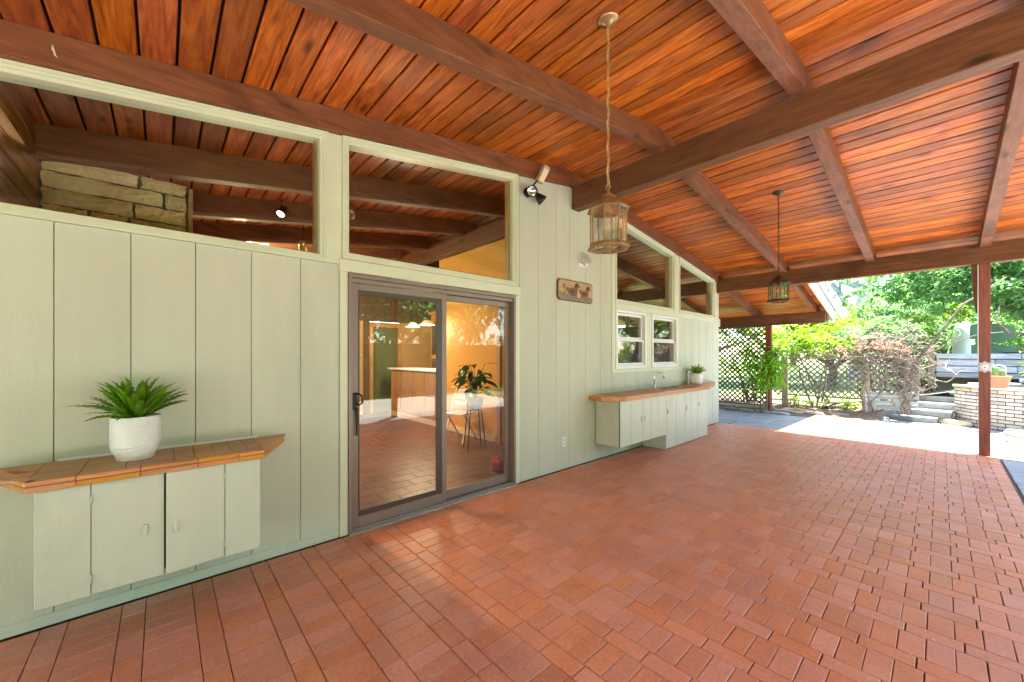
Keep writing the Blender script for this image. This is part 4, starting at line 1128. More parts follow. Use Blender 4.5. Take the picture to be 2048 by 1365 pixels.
stm.ob('stem', M['houseplant'], hp)
rb = thing('red_bag', 'small red bag on the floor behind the right glass panel', 'bag', (-.50, 3.10, .003), rotz=.3)
MB().box(-.07, .07, -.05, .05, 0, .13).ob('body', M['red'], rb, bevel=.03, seg=2)
MB().tube([(-.04, 0, .12), (-.03, 0, .18), (.03, 0, .18), (.04, 0, .12)], .006, 6).ob('handle', M['red'], rb)
# lamps inside
def lamp(name, parent, kind, loc, energy, color, size=.05, spot=None, rot=None):
    ld = bpy.data.lights.new(name, kind); ld.energy = energy; ld.color = color
    if kind == 'POINT': ld.shadow_soft_size = size
    if kind == 'SPOT': ld.shadow_soft_size = size; ld.spot_size = radians(spot); ld.spot_blend = .6
    lo = bpy.data.objects.new(name, ld); COL.objects.link(lo); lo.parent = parent; lo.location = loc
    if rot: lo.rotation_euler = rot
    return lo
def track_spot(label, x, y, z, direc, lit, name='spotlight', e=6, mat='alu', ceil=None):
    t = thing(name, label, 'spotlight', (x, y, z))
    q = Vector(direc).to_track_quat('-Z', 'Y')
    b_ = MB().lathe([(.0005, .09), (.035, .088), (.048, .05), (.052, -.04), (.048, -.04), (.03, -.02)], 18).ob('shade', M[mat], t, smooth=True)
    b_.rotation_mode = 'QUATERNION'; b_.rotation_quaternion = q
    l_ = MB().lathe([(.0005, -.032), (.043, -.034), (.044, -.026), (.0005, -.02)], 18).ob('lamp_face', M['spot_on' if lit else 'reflector'], b_)
    if ceil: MB().tube([(0, 0, .07), (0, 0, ceil - z)], .008, 6).ob('stem', M['black'], t)
    if lit:
        lo = lamp('lamp_light', t, 'SPOT', (Vector(direc).normalized() * .06)[:], e, (1, .72, .40), .03, 120)
        lo.rotation_mode = 'QUATERNION'; lo.rotation_quaternion = q
track_spot('lit round spotlight glowing below an inner beam behind the left high window', -2.22, 1.09, 3.20, (.35, -.45, -.8), True, e=26, mat='black', ceil=3.37)
track_spot('brass cylinder spotlight at the left edge of the second high window', -1.5, 1.66, 3.12, (-.55, .25, -.75), True, e=22, mat='brass', ceil=3.42)
track_spot('brass cylinder spotlight low in the right corner of the left high window', -2.6, 1.42, 2.90, (-.5, .3, -.75), True, e=22, mat='brass', ceil=3.42)
def pendant(x, y, label):
    t = thing('pendant_lamp', label, 'pendant lamp', (x, y, 2.05), group='white pendant lamps over the kitchen peninsula')
    MB().lathe([(.03, .10), (.06, .09), (.15, 0), (.145, -.002), (.05, .08)], 20).ob('shade', M['white'], t, smooth=True)
    MB().lathe([(.0005, -.01), (.035, 0), (.04, .03), (.0005, .06)], 14).ob('bulb', M['pend_on'], t, smooth=True)
    MB().tube([(0, 0, .10), (0, 0, zroof(y) - 2.05)], .004, 6).ob('cord', M['black'], t)
    lamp('bulb_light', t, 'POINT', (0, 0, -.06), 9, (1, .80, .55), .05)
pendant(-3.7, 3.95, 'white cone pendant lamp over the peninsula beside the tall hutch')
pendant(-4.4, 4.0, 'white cone pendant lamp over the peninsula nearer the doorway')

tl = thing('ceiling_tube_light', 'lit white tube lamp just above the sill of the left high window', 'tube light', (-3.9, .92, 3.17))
MB().box(-.04, .04, -.34, .34, .02, .06).ob('housing', M['white'], tl, bevel=.005)
MB().tube([(0, -.32, 0), (0, .32, 0)], .018, 10).ob('tube', M['pend_on'], tl, smooth=True)
for dy in (-.25, .25): MB().tube([(0, dy, .06), (0, dy, zn(.92 + dy) + PT - 3.17)], .005, 5).ob('hanger', M['black'], tl)
lamp('tube_light', tl, 'POINT', (0, 0, -.06), 45, (1, .80, .52), .1)
# ------------------------------------------------------------------ lattice screens
def lattice(root, x0, x1, z0, z1, yc, sp=.088, sw=.034, th=.007):
    """diagonal slats clipped to the rectangle, each its own object"""
    for sgn, yo in ((1, yc - th / 2 - .0005), (-1, yc + th / 2 + .0005)):
        W, Hh = x1 - x0, z1 - z0
        n0 = int((W + Hh) / (sp * sqrt(2))) + 1
        for i in range(n0 + 1):
            c = i * sp * sqrt(2)
            # line: sgn=1: x - z = c - Hh ; sgn=-1: x + z = c
            if sgn == 1:
                a = max(0, c - Hh); b = min(W, c)
                if b - a < .02: continue
                p0 = (a, a - (c - Hh)); p1 = (b, b - (c - Hh))
            else:
                a = max(0, c - Hh); b = min(W, c)
                if b - a < .02: continue
                p0 = (a, c - a); p1 = (b, c - b)
            d = Vector((p1[0] - p0[0], p1[1] - p0[1])).normalized(); nn = Vector((-d.y, d.x)) * sw / 2
            q = [(p0[0] - nn.x + x0, p0[1] - nn.y + z0), (p1[0] - nn.x + x0, p1[1] - nn.y + z0), (p1[0] + nn.x + x0, p1[1] + nn.y + z0), (p0[0] + nn.x + x0, p0[1] + nn.y + z0)]
            MB().prism(q, yo - th / 2, yo + th / 2, 'y').ob('slat', M['lattice'], root)
lt = thing('tall_lattice_screen', 'tall dark diagonal lattice screen under the lower roof beside the house corner', 'lattice screen')
lattice(lt, -1.25, .232, .19, 2.15, 11.38)
MB().box(-1.27, .233, 11.355, 11.41, .145, .185).ob('bottom_rail', M['lattice'], lt)
MB().box(-1.27, .233, 11.355, 11.41, 2.152, 2.190).ob('top_rail', M['lattice'], lt)
lf = thing('lattice_fence', 'low weathered diagonal lattice fence overgrown with bare vines', 'fence')
lattice(lf, .57, 2.00, .45, 1.34, 12.0, .092, .030)
n_before = set(lf.children)
lattice(lf, 2.13, 3.05, .45, 1.34, 12.0, .092, .030)
for (a, b) in ((2.13, 3.05), (.57, 2.00)):
    if a < 1:
        piv = Matrix.Translation((2.12, 12.0, 0)) @ Matrix.Rotation(radians(33), 4, 'Z') @ Matrix.Translation((-2.12, -12.0, 0))
        for _o in [q for q in lf.children if q not in n_before]: _o.matrix_local = piv
    MB().box(a, b, 11.975, 12.03, 1.345, 1.385).ob('top_rail', M['fencepost'], lf); MB().box(a, b, 11.975, 12.03, .41, .447).ob('bottom_rail', M['lattice'], lf)
for x in (.43, 2.0):
    MB().box(x, x + .125, 11.95, 12.06, .05, 1.40).ob('post', M['fencepost'], lf, bevel=.005)
lattice(lf, .24, .43, .40, 1.1, 12.0, .092, .030)

# planting bed, raised ground behind
def sheet(name, x0, x1, y0, y1, zfun, mat, step=.12, seed=1):
    r = random.Random(seed); nx = int((x1 - x0) / step); ny = int((y1 - y0) / step); V = []; F = []
    for j in range(ny + 1):
        for i in range(nx + 1):
            xx_, yy_ = x0 + (x1 - x0) * i / nx, y0 + (y1 - y0) * j / ny
            V.append((xx_, yy_, zfun(xx_, yy_) + r.uniform(-.012, .012)))
    for j in range(ny):
        for i in range(nx): a = j * (nx + 1) + i; F.append((a, a + 1, a + nx + 2, a + nx + 1))
    return struct(MB().add(V, F).ob(name, M[mat], smooth=True))
def clamp(a, lo, hi): return max(lo, min(hi, a))
def bedz(x_, y_):
    edge_ = clamp((y_ - (11.62 if x_ > .4 else 11.18)) / .35, 0, 1)
    return .015 + edge_ * .10 + clamp((x_ - 1.2) / 2.0, 0, 1) * .30 * clamp((y_ - 11.8) / .5, 0, 1)
sheet('planting_bed', -3.1, 2.35, 11.12, 14.0, bedz, 'mulch')
sheet('raised_ground', 2.36, 9.0, 12.75, 24.0, lambda x_, y_: .50 + clamp((x_ - 2.8) / 1.0, 0, 1) * .27 + clamp((y_ - 14) / 8, 0, 1) * .5, 'mulch', .25)
sheet('far_slope', -30, 12.0, 14.0, 40.0, lambda x_, y_: -.05 + (y_ - 14) * .03 if x_ < 2.2 else -.3, 'grass', 1.0)

# edging stones of the bed
es = thing('edging_stones', 'row of pale grey edging stones along the planting bed', 'edging')
def boulder(name, par, cx, cy, cz, sx, sy, sz, mat, seed, rz=0.0):
    r = random.Random(seed); n, mrows = 10, 6; V = []; F = []
    for j in range(mrows + 1):
        ph = pi * j / mrows
        for i in range(n):
            a = 2 * pi * i / n
            f = lambda t: (abs(t) ** .55) * (1 if t >= 0 else -1)
            k = 1 + r.uniform(-.05, .05)
            x_, y_, z_ = f(sin(ph) * cos(a)) * sx * k, f(sin(ph) * sin(a)) * sy * k, f(cos(ph)) * sz
            V.append((cx + x_ * cos(rz) - y_ * sin(rz), cy + x_ * sin(rz) + y_ * cos(rz), cz + z_))
    for j in range(mrows):
        for i in range(n): F.append((j * n + i, (j + 1) * n + i, (j + 1) * n + (i + 1) % n, j * n + (i + 1) % n))
    return MB().add(V, F).ob(name, M[mat], par)
x = -1.1; k = 0
while x < .4:
    w = rnd.uniform(.14, .22); boulder('stone', es, x + w, 11.13, .02, w * .96, .07, .045, 'stone', k); x += 2 * w; k += 1
for (x_, y_, sx, sy, sz, rz) in ((.62, 11.56, .26, .07, .05, -.1), (1.15, 11.68, .2, .07, .045, .1), (1.62, 11.80, .2, .08, .05, .1), (1.98, 12.0, .12, .10, .07, .2), (2.22, 12.05, .13, .11, .075, .3)):
    boulder('stone', es, x_, y_, .03, sx, sy, sz, 'stone', int(x_ * 100), rz)
ys_ = thing('yellow_stone', 'rounded yellow stone block lying at the foot of the brick wall', 'stone', (3.40, 12.12, 0))
boulder('block', ys_, 0, 0, .05, .27, .10, .065, 'ystone', 99, -.62)

# dry stone wall and steps
dw = thing('dry_stone_wall', 'low dry stacked grey slate wall left of the garden steps', 'wall')
r4 = random.Random(21)
z = 0.05; row = 0
while z < .60:
    h = r4.uniform(.035, .065); t = 0.0
    while t < 1.0:
        dt = r4.uniform(.18, .38); t1 = min(1, t + dt)
        ax, ay = 2.04 + .84 * t, 11.93 + .53 * t; bx, by = 2.04 + .84 * t1, 11.93 + .53 * t1
        d = Vector((bx - ax, by - ay)).normalized(); nn = Vector((-d.y, d.x)); o_ = r4.uniform(-.02, .02)
        q = [(ax + d.x * .004 - nn.x * o_, ay + d.y * .004 - nn.y * o_), (bx - d.x * .004 - nn.x * o_, by - d.y * .004 - nn.y * o_), (bx + nn.x * .12, by + nn.y * .12), (ax + nn.x * .12, ay + nn.y * .12)]
        MB().prism(q, z, z + h - .004).ob('stone', M['stone'], dw, bevel=.005)
        t = t1
    z += h; row += 1
st = thing('garden_steps', 'four slate slab steps climbing between the dry stone wall and the brick wall', 'steps')
for (poly, zt, hh) in (([(2.40, 12.12), (2.80, 11.95), (3.16, 12.08), (3.20, 12.42), (2.62, 12.38)], .125, .05), ([(2.56, 12.34), (2.92, 12.22), (3.36, 12.14), (3.42, 12.62), (2.78, 12.60)], .26, .05), ([(2.70, 12.66), (3.0, 12.52), (3.40, 12.46), (3.43, 12.94), (2.85, 12.92)], .395, .05), ([(2.78, 12.96), (3.0, 12.84), (3.43, 12.78), (3.43, 13.4), (2.85, 13.4)], .53, .05)):
    MB().prism(poly, zt - hh, zt).ob('tread', M['flag'], st, bevel=.008)
    inner = [(p[0] * .97 + .03 * 2.95, p[1] + .045) for p in poly]
    zz = zt - hh - .001; zlow = max(0.0, zz - .11)
    MB().prism(inner, zlow, zz).ob('riser', M['stone'], st, bevel=.005)

# curved buff brick retaining wall
bwall = thing('curved_brick_wall', 'curved buff brick retaining wall with a pale stone cap behind the porch post', 'wall')
arc = []
P0, P1, P2 = Vector((3.40, 12.45)), Vector((3.72, 11.42)), Vector((6.4, 11.15))
NS = 200
raw = [(P0 * (1 - t) ** 2 + P1 * 2 * t * (1 - t) + P2 * t * t) for t in [i / NS for i in range(NS + 1)]]
acc = [0]
for a, b in zip(raw, raw[1:]): acc.append(acc[-1] + (b - a).length)
def arcp(s):
    s = clamp(s, 0, acc[-1] - 1e-4)
    for i in range(NS):
        if acc[i + 1] >= s:
            t = (s - acc[i]) / (acc[i + 1] - acc[i]); p = raw[i].lerp(raw[i + 1], t); d = (raw[i + 1] - raw[i]).normalized(); return p, d
def wseg(s0, s1, off0, off1, z0, z1, name, mat, par, nseg=1, bevel=0.0):
    m = MB(); pts = []
    for k in range(nseg + 1):
        p, d = arcp(s0 + (s1 - s0) * k / nseg); n = Vector((d.y, -d.x)); pts.append((p + n * off1, p + n * off0))
    for k in range(nseg):
        a, b = pts[k], pts[k + 1]
        m.hexa([(a[0].x, a[0].y, z0), (b[0].x, b[0].y, z0), (b[1].x, b[1].y, z0), (a[1].x, a[1].y, z0), (a[0].x, a[0].y, z1), (b[0].x, b[0].y, z1), (b[1].x, b[1].y, z1), (a[1].x, a[1].y, z1)])
    return m.ob(name, M[mat], par, bevel=bevel)
Ltot = acc[-1]
wseg(0, Ltot, -.22, -.004, 0, .775, 'mortar_core', 'mortar', bwall, 24)
bh = .0685; nrow = 11; r5 = random.Random(8)
for rrow in range(nrow):
    s = -.11 * (rrow % 2); z0 = .012 + rrow * (bh + .0005)
    while s < Ltot:
        a, b = max(0.002, s + .007), min(Ltot, s + .213 - .007)
        if b - a > .03 and a < 2.6: wseg(a, b, -.10, .004 + r5.uniform(-.004, .006), z0 + .0075, z0 + bh - .0075, 'brick', 'cbrick', bwall, 1, bevel=.003)
        s += .213
s = 0
while s < Ltot:
    b = min(Ltot, s + r5.uniform(.35, .6)); wseg(s + .002, b - .002, -.27, .035, .778, .828, 'cap_stone', 'ystone' if r5.random() < .15 else 'cbrick', bwall, 2, bevel=.006); s = b
# terracotta bowl with cactus on the cap
bp = thing('terracotta_bowl', 'terracotta bowl planted with a cactus standing on the curved brick wall', 'potted plant', (3.93, 11.66, .829))
MB().lathe([(0.001, 0), (.10, 0), (.125, .03), (.150, .19), (.158, .195), (.158, .225), (.145, .225), (.138, .19), (.001, .185)], 28).ob('bowl', M['terracotta'], bp, smooth=True)
for (dx, dy, hh) in ((-.03, 0, .22), (.05, .02, .16), (-.07, .04, .12)):
    n = 20; prof = [(.042 * sqrt(max(0, 1 - (2 * t - 1) ** 4)) + .002, .185 + hh * t) for t in [i / 8 for i in range(9)]]
    cm = MB(); cm.lathe(prof, 20, (dx, dy)); cm.v = [((x_ - dx) * (1 + .12 * cos(10 * math.atan2(y_ - dy, x_ - dx))) + dx, (y_ - dy) * (1 + .12 * cos(10 * math.atan2(y_ - dy, x_ - dx))) + dy, z_) for x_, y_, z_ in cm.v]
    cm.ob('cactus', M['cactus'], bp)
MB().tube([(-.09, 0, .2), (-.085, 0, .40), (.0, 0, .43), (.085, 0, .40), (.09, 0, .2)], .006, 6).ob('wire_hoop', M['white'], bp)
# raised kerb at the right with slabs
kb = thing('stone_kerb', 'rough stone kerb slabs on the ground right of the porch post', 'kerb', (0, 0, 0))
MB().prism([(3.90, 10.6), (4.25, 9.75), (4.7, 9.9), (4.5, 10.8)], 0.005, .06).ob('slab', M['cbrick'], kb, bevel=.01)
MB().prism([(3.92, 10.75), (4.3, 10.35), (4.6, 10.9), (4.3, 11.2), (4.0, 11.25)], .061, .13).ob('slab', M['stone'], kb, bevel=.015)
boulder('rock', kb, 4.45, 11.0, .08, .25, .14, .09, 'stone', 5)

# weathered timber retaining wall, upper right
tw = thing('grey_timber_wall', 'weathered grey timber retaining wall on the upper level behind the brick wall', 'wall')
MB().box(3.00, 3.11, 13.42, 13.54, .7, 1.63).ob('post', M['fencepost'], tw, bevel=.006)
for (z0, z1, xs) in ((1.36, 1.475, (3.13, 4.35, 5.6, 7.0)), (1.20, 1.345, (3.13, 4.0, 5.1, 7.0)), (1.055, 1.185, (3.13, 4.3, 5.4, 7.0)), (.93, 1.04, (3.13, 4.0, 5.2, 7.0))):
    for a, b in zip(xs, xs[1:]): MB().box(a + .003, b - .003, 13.48 + rnd.uniform(-.015, .015), 13.62, z0, z1).ob('plank', M['greytimber'], tw, bevel=.008)
for i_, (a, b, z0, z1) in enumerate(((4.15, 4.7, .78, .86), (4.72, 5.5, .78, .87), (4.3, 5.1, .88, .95), (5.12, 6.0, .88, .96), (3.6, 4.12, .78, .84))):
    MB().box(a, b, 12.9, 13.3, z0, z1).ob('slate_slab', M['flag'], tw, bevel=.008)
MB().box(3.13, 7.0, 13.625, 13.7, .6, 1.44).ob('backing', M['core'], tw)

# white pillar, green chair and black grill table beyond
wp = thing('white_pillar', 'tall white rendered pillar beyond the grey timber wall', 'pillar', (3.60, 15.6, 0))
MB().lathe([(.20, .5), (.19, 1.9), (.16, 2.15), (.10, 2.3), (.001, 2.33)], 24).ob('shaft', M['housewhite'], wp, smooth=True)
gc = thing('green_garden_seat', 'green canvas garden seat half hidden behind the porch post', 'chair', (4.05, 15.2, .85))
def curved(z0, z1, dx):
    V = []; F = []; n = 10
    for i in range(n + 1):
        t = i / n; x_ = -.35 + .7 * t; y_ = -.12 * sin(pi * t)
        for (z_, yo) in ((z0 + .05 * cos(t * 6), 0), (z1 + .04 * sin(t * 5), .0), (z1 + .04 * sin(t * 5), .03), (z0 + .05 * cos(t * 6), .03)): V.append((x_ + dx, y_ + yo, z_))
    for i in range(n):
        for k_ in range(4): a = i * 4 + k_; b = i * 4 + (k_ + 1) % 4; F.append((a, b, b + 4, a + 4))
    F += [(0, 1, 2, 3), (n * 4 + 3, n * 4 + 2, n * 4 + 1, n * 4)]
    return V, F
MB().add(*curved(.95, 1.35, 0)).ob('backrest', M['umb'], gc); MB().add(*curved(.45, .85, .02)).ob('seat_cushion', M['umb'], gc)
MB().box(-.33, .33, .05, .55, .36, .46).ob('seat', M['umb'], gc, bevel=.02)
for s_ in (-1, 1):
    for t_ in (.08, .5): MB().box(s_ * .28 - .02, s_ * .28 + .02, t_ - .02, t_ + .02, -.1, .36).ob('leg', M['cabwood'], gc)
gt = thing('black_grill_table', 'black topped garden table beyond the grey timber wall', 'table', (4.9, 14.9, .85))
MB().box(-.7, .7, -.3, .3, .60, .66).ob('tabletop', M['black'], gt, bevel=.01)
for sx in (-1, 1):
    for sy in (-1, 1): MB().box(sx * .6 - .03, sx * .6 + .03, sy * .24 - .03, sy * .24 + .03, -.1, .60).ob('leg', M['cabwood'], gt)

# ------------------------------------------------------------------ plants
def leaf_cloud(blobs, n, L, W, seed, droop=.3, shell=.55):
    """leaf diamonds spread through ellipsoids; returns MB"""
    r = random.Random(seed); V = []; F = []
    tot = sum(b[3] * b[4] * b[5] for b in blobs)
    for (cx, cy, cz, sx, sy, sz) in blobs:
        k = max(4, int(n * sx * sy * sz / tot))
        ncl = max(3, k // 14)
        cl = []
        for _ in range(ncl):
            while True:
                p = Vector((r.uniform(-1, 1), r.uniform(-1, 1), r.uniform(-1, 1)))
                if shell < p.length < 1 or (p.length < 1 and r.random() < .25): break
            cl.append(p)
        for i in range(k):
            c = cl[i % ncl]
            q = c + Vector((r.gauss(0, .09), r.gauss(0, .09), r.gauss(0, .08)))
            P = Vector((cx + q.x * sx, cy + q.y * sy, cz + q.z * sz))
            d = Vector((r.gauss(0, 1), r.gauss(0, 1), r.gauss(0, .5) - droop)) + q * .6
            d.normalize(); s_ = d.cross(Vector((r.gauss(0, .4), r.gauss(0, .4), 1))).normalized(); u = s_.cross(d)
            l_ = L * r.uniform(.6, 1.25); w = W * r.uniform(.7, 1.2)
            a = P; b = P + d * l_ * .45 + s_ * w * .5 + u * w * .12; c2_ = P + d * l_ - u * l_ * .12; e = P + d * l_ * .45 - s_ * w * .5 + u * w * .12
            n0 = len(V); V += [tuple(a), tuple(b), tuple(c2_), tuple(e)]; F += [(n0, n0 + 1, n0 + 2), (n0, n0 + 2, n0 + 3)]
    m = MB(); m.v = V; m.f = F
    return m
def limb(m, p, d, L, r0, depth, rg, up=.25, n=6):
    pts = [p]; rad = [r0]; q = Vector(p); d = Vector(d).normalized()
    k = 4
    for i in range(k):
        d = (d + Vector((rg.gauss(0, .13), rg.gauss(0, .13), rg.gauss(0, .08) + up * .12))).normalized()
        q = q + d * L / k; pts.append(tuple(q)); rad.append(r0 * (1 - .55 * (i + 1) / k))
    m.tube(pts, rad, n)
    tips = [tuple(q)]
    if depth > 0:
        for _ in range(3 if depth > 1 else 2):
            nd = (d + Vector((rg.gauss(0, .55), rg.gauss(0, .55), rg.uniform(-.1, .5)))).normalized()
            tips += limb(m, pts[rg.choice([2, 3, 4])], nd, L * .65, r0 * .5, depth - 1, rg, up, 5)
    return tips
def tree(name, label, cat, loc, H, R, leafm, n, L, W, seed, trunk_r=.15, group=None, bark='bark', base=.4, lean=(0, 0), depth=2, squash=.8):
    rg = random.Random(seed); t = thing(name, label, cat, loc, group=group)
    m = MB(); k = 6; pts = []; rad = []
    for i in range(k + 1):
        f = i / k; pts.append((lean[0] * f * H + rg.gauss(0, .02) * H * f * .5, lean[1] * f * H + rg.gauss(0, .02) * H * f * .5, -.15 + H * base * f)); rad.append(trunk_r * (1 - .35 * f) * (1.35 if i == 0 else 1))
    m.tube(pts, rad, 9)
    tips = []
    for j in range(5):
        a = j * 2 * pi / 5 + rg.uniform(-.4, .4)
        tips += limb(m, pts[rg.choice([4, 5, 6])], (cos(a), sin(a), rg.uniform(.5, 1.5)), H * .36, trunk_r * .5, depth, rg)
    m.ob('trunk', M[bark], t)
    cz = H * (base + (1 - base) * .5)
    blobs = [(lean[0] * H, lean[1] * H, cz, R * .75, R * .75, H * (1 - base) * .5 * squash)]
    for tp in rg.sample(tips, min(len(tips), 14)):
        s_ = R * rg.uniform(.28, .45); blobs.append((tp[0], tp[1], tp[2] + s_ * .2, s_, s_, s_ * .75))
    leaf_cloud(blobs, n, L, W, seed + 1).ob('crown', M[leafm], t)
    return t

# broad leaved tree at the right, crown hanging over the wall
rg = random.Random(31)
bt = thing('broadleaf_tree', 'spreading tree with glossy broad leaves hanging behind the porch post', 'tree', (0, 0, 0))
m = MB()
trunkpts = [(4.8, 13.35, .7), (4.68, 13.4, 1.3), (4.56, 13.6, 1.9), (4.45, 13.9, 2.3)]
m.tube(trunkpts, [.10, .085, .07, .05], 9)
for pts_, r0 in (([(2.55, 12.35, .45), (2.80, 12.1, 1.15), (2.96, 11.8, 1.48), (3.20, 11.7, 1.92), (3.50, 11.8, 2.45), (3.9, 12.0, 2.8)], .035),
                 ([(2.90, 11.9, 1.40), (3.15, 11.7, 1.55), (3.40, 11.6, 1.70), (3.70, 11.6, 1.85), (4.0, 11.8, 1.88)], .018),
                 ([(4.45, 13.9, 2.3), (3.9, 14.1, 2.7), (3.4, 14.3, 3.1), (2.9, 14.4, 3.4)], .04), ([(4.45, 13.9, 2.3), (4.5, 14.1, 2.8), (4.4, 14.3, 3.4)], .04),
                 ([(4.55, 13.6, 1.9), (4.2, 13.4, 1.9), (4.0, 13.2, 2.15), (4.05, 13.3, 2.5)], .028), ([(4.55, 13.6, 1.9), (5.1, 13.8, 2.3), (5.5, 14.1, 3.0)], .04)):
    m.tube(pts_, [r0 * (1 - .6 * i / (len(pts_) - 1)) for i in range(len(pts_))], 7)
m.ob('trunk', M['bark'], bt)
bl = [(2.95, 12.7, 3.05, .55, .5, .40), (3.45, 12.4, 2.95, .6, .5, .5), (4.0, 12.4, 2.85, .6, .6, .6), (4.6, 12.5, 2.8, .6, .6, .6), (3.2, 12.2, 2.45, .45, .35, .28), (3.75, 12.2, 2.45, .35, .3, .28), (4.5, 12.2, 2.35, .5, .4, .4), (5.2, 12.4, 2.9, .6, .6, .7),
      (2.65, 12.9, 2.75, .35, .35, .25), (3.4, 12.9, 3.5, .9, .8, .5), (4.4, 12.9, 3.6, .9, .8, .5), (4.35, 12.3, 1.75, .22, .2, .16)]
bl += [(2.5, 12.9, 3.2, .5, .4, .35), (2.15, 13.2, 2.9, .4, .3, .3)]
bl = [(a_ + (a_ - 3.208) * .12, b_ + 1.75, c_ + .26, d_ * 1.12, e_ * 1.1, f_ * 1.12) for a_, b_, c_, d_, e_, f_ in bl]
leaf_cloud(bl, 16000, .145, .055, 33, droop=.5).ob('crown', M['leaf_broad'], bt)
leaf_cloud([(3.35, 13.6, 2.42, .40, .25, .20), (4.6, 12.9, 1.70, .28, .2, .18), (2.72, 14.0, 2.3, .35, .3, .18), (2.9, 13.6, 2.0, .3, .3, .16)], 900, .13, .05, 35, droop=.4).ob('young_leaves', M['leaf_yellow'], bt)

# vine tangle over the fence
vt = thing('bare_vine_tangle', 'tangled pale woody vines with pinkish dry leaves piled over the lattice fence', 'vine')
m = MB(); rg = random.Random(41)
for i in range(190):
    x0 = rg.gauss(2.42, .34); z0 = rg.uniform(.85, 1.95); y0 = rg.uniform(11.85, 12.2)
    p = Vector((x0, y0, z0)); d = Vector((rg.gauss(0, 1), rg.gauss(0, .3), rg.gauss(0, .8))).normalized(); pts_ = [tuple(p)]
    for k in range(9):
        d = (d + Vector((rg.gauss(0, .5), rg.gauss(0, .22) - (p.y - 12.0) * .8, rg.gauss(0, .5) + (1.4 - p.z) * .35))).normalized()
        p = p + d * rg.uniform(.05, .11); pts_.append(tuple(p))
    r0 = rg.uniform(.004, .014); m.tube(pts_, [r0 * (1 - .06 * k) for k in range(10)], 5)
for i in range(16):
    x0 = rg.choice([rg.uniform(1.95, 2.2), rg.uniform(2.6, 2.8)]); pts_ = [(x0 + rg.gauss(0, .05) * k, 12.0 - .1 * rg.random(), .15 + k * .22) for k in range(7)]; m.tube(pts_, [.018 - .0015 * k for k in range(7)], 6)
m.ob('stems', M['vinebark'], vt)
leaf_cloud([(2.15, 12.05, 1.75, .32, .2, .18), (1.8, 12.05, 1.55, .3, .2, .14), (2.5, 12.0, 1.6, .3, .2, .15)], 900, .06, .035, 43).ob('dry_leaves', M['leaf_pink'], vt)
m = MB()
for i in range(60):
    x0 = rg.uniform(.7, 2.0); p = Vector((x0, 12.0, rg.uniform(1.3, 1.5))); pts_ = [tuple(p)]; d = Vector((rg.gauss(0, .6), 0, rg.uniform(.2, 1))).normalized()
    for k in range(5): d = (d + Vector((rg.gauss(0, .3), rg.gauss(0, .2), -.12))).normalized(); p = p + d * .06; pts_.append(tuple(p))
    m.tube(pts_, .004, 4)
m.ob('twigs', M['vinebark'], vt)
# yellow green shrubs behind the fence
def shrub(name, label, loc, blobs, leafm, n, L, W, seed, group=None, stems=9, cat='shrub'):
    t = thing(name, label, cat, loc, group=group); rg_ = random.Random(seed); m = MB()
    for i in range(stems):
        b = rg_.choice(blobs); m.tube([(rg_.uniform(-.2, .2), rg_.uniform(-.15, .15), -.05), (b[0] * .5, b[1] * .5, b[2] * .5), (b[0] + rg_.uniform(-.1, .1), b[1], b[2])], [.02, .014, .006], 5)
    m.ob('stems', M['bark'], t)
    leaf_cloud(blobs, n, L, W, seed).ob('foliage', M[leafm], t)
    return t
shrub('leafy_shrub', 'bright yellow green shrub rising above the lattice fence right of the lower roof post', (.85, 12.6, .1), [(-.3, 0, 1.55, .4, .35, .35), (.25, .1, 1.6, .45, .4, .35), (.6, 0, 1.6, .35, .3, .25)], 'leaf_yellow', 2300, .11, .04, 51, stems=3)
shrub('leafy_shrub', 'pale green shrub behind the vines in the middle of the lattice fence', (2.2, 13.0, .3), [(-.4, 0, 1.6, .45, .35, .35), (.2, .1, 1.7, .5, .4, .4)], 'leaf_pale', 2200, .10, .04, 53, stems=4)
shrub('leafy_shrub', 'green shrub filling the gap between the vines and the grey timber wall', (2.95, 13.6, .5), [(-.2, 0, .7, .35, .3, .4), (.0, .2, .45, .3, .3, .3), (-.45, 0, .45, .3, .3, .3), (-.3, .2, 1.3, .5, .4, .4)], 'leaf_broad', 1800, .10, .045, 55)
shrub('leafy_shrub', 'dense dark shrub behind the tall lattice screen', (-.5, 12.6, .05), [(-.4, 0, 1.3, .5, .35, .5), (.3, .1, .9, .35, .3, .5), (0, .1, 1.9, .8, .4, .4)], 'leaf_yellow', 1500, .10, .045, 57)
shrub('leafy_shrub', 'low yellow green shrub with fern like leaves at the right behind the brick wall', (4.75, 12.3, .75), [(-.15, 0, .55, .3, .25, .28), (.25, 0, .5, .35, .3, .3)], 'leaf_yellow', 700, .16, .035, 59)
shrub('leafy_shrub', 'short green growth under the bottom rail of the lattice fence', (1.2, 12.15, .1), [(-.5, 0, .15, .45, .12, .14), (.3, 0, .18, .5, .12, .16)], 'leaf_yellow', 900, .07, .03, 61, stems=4)
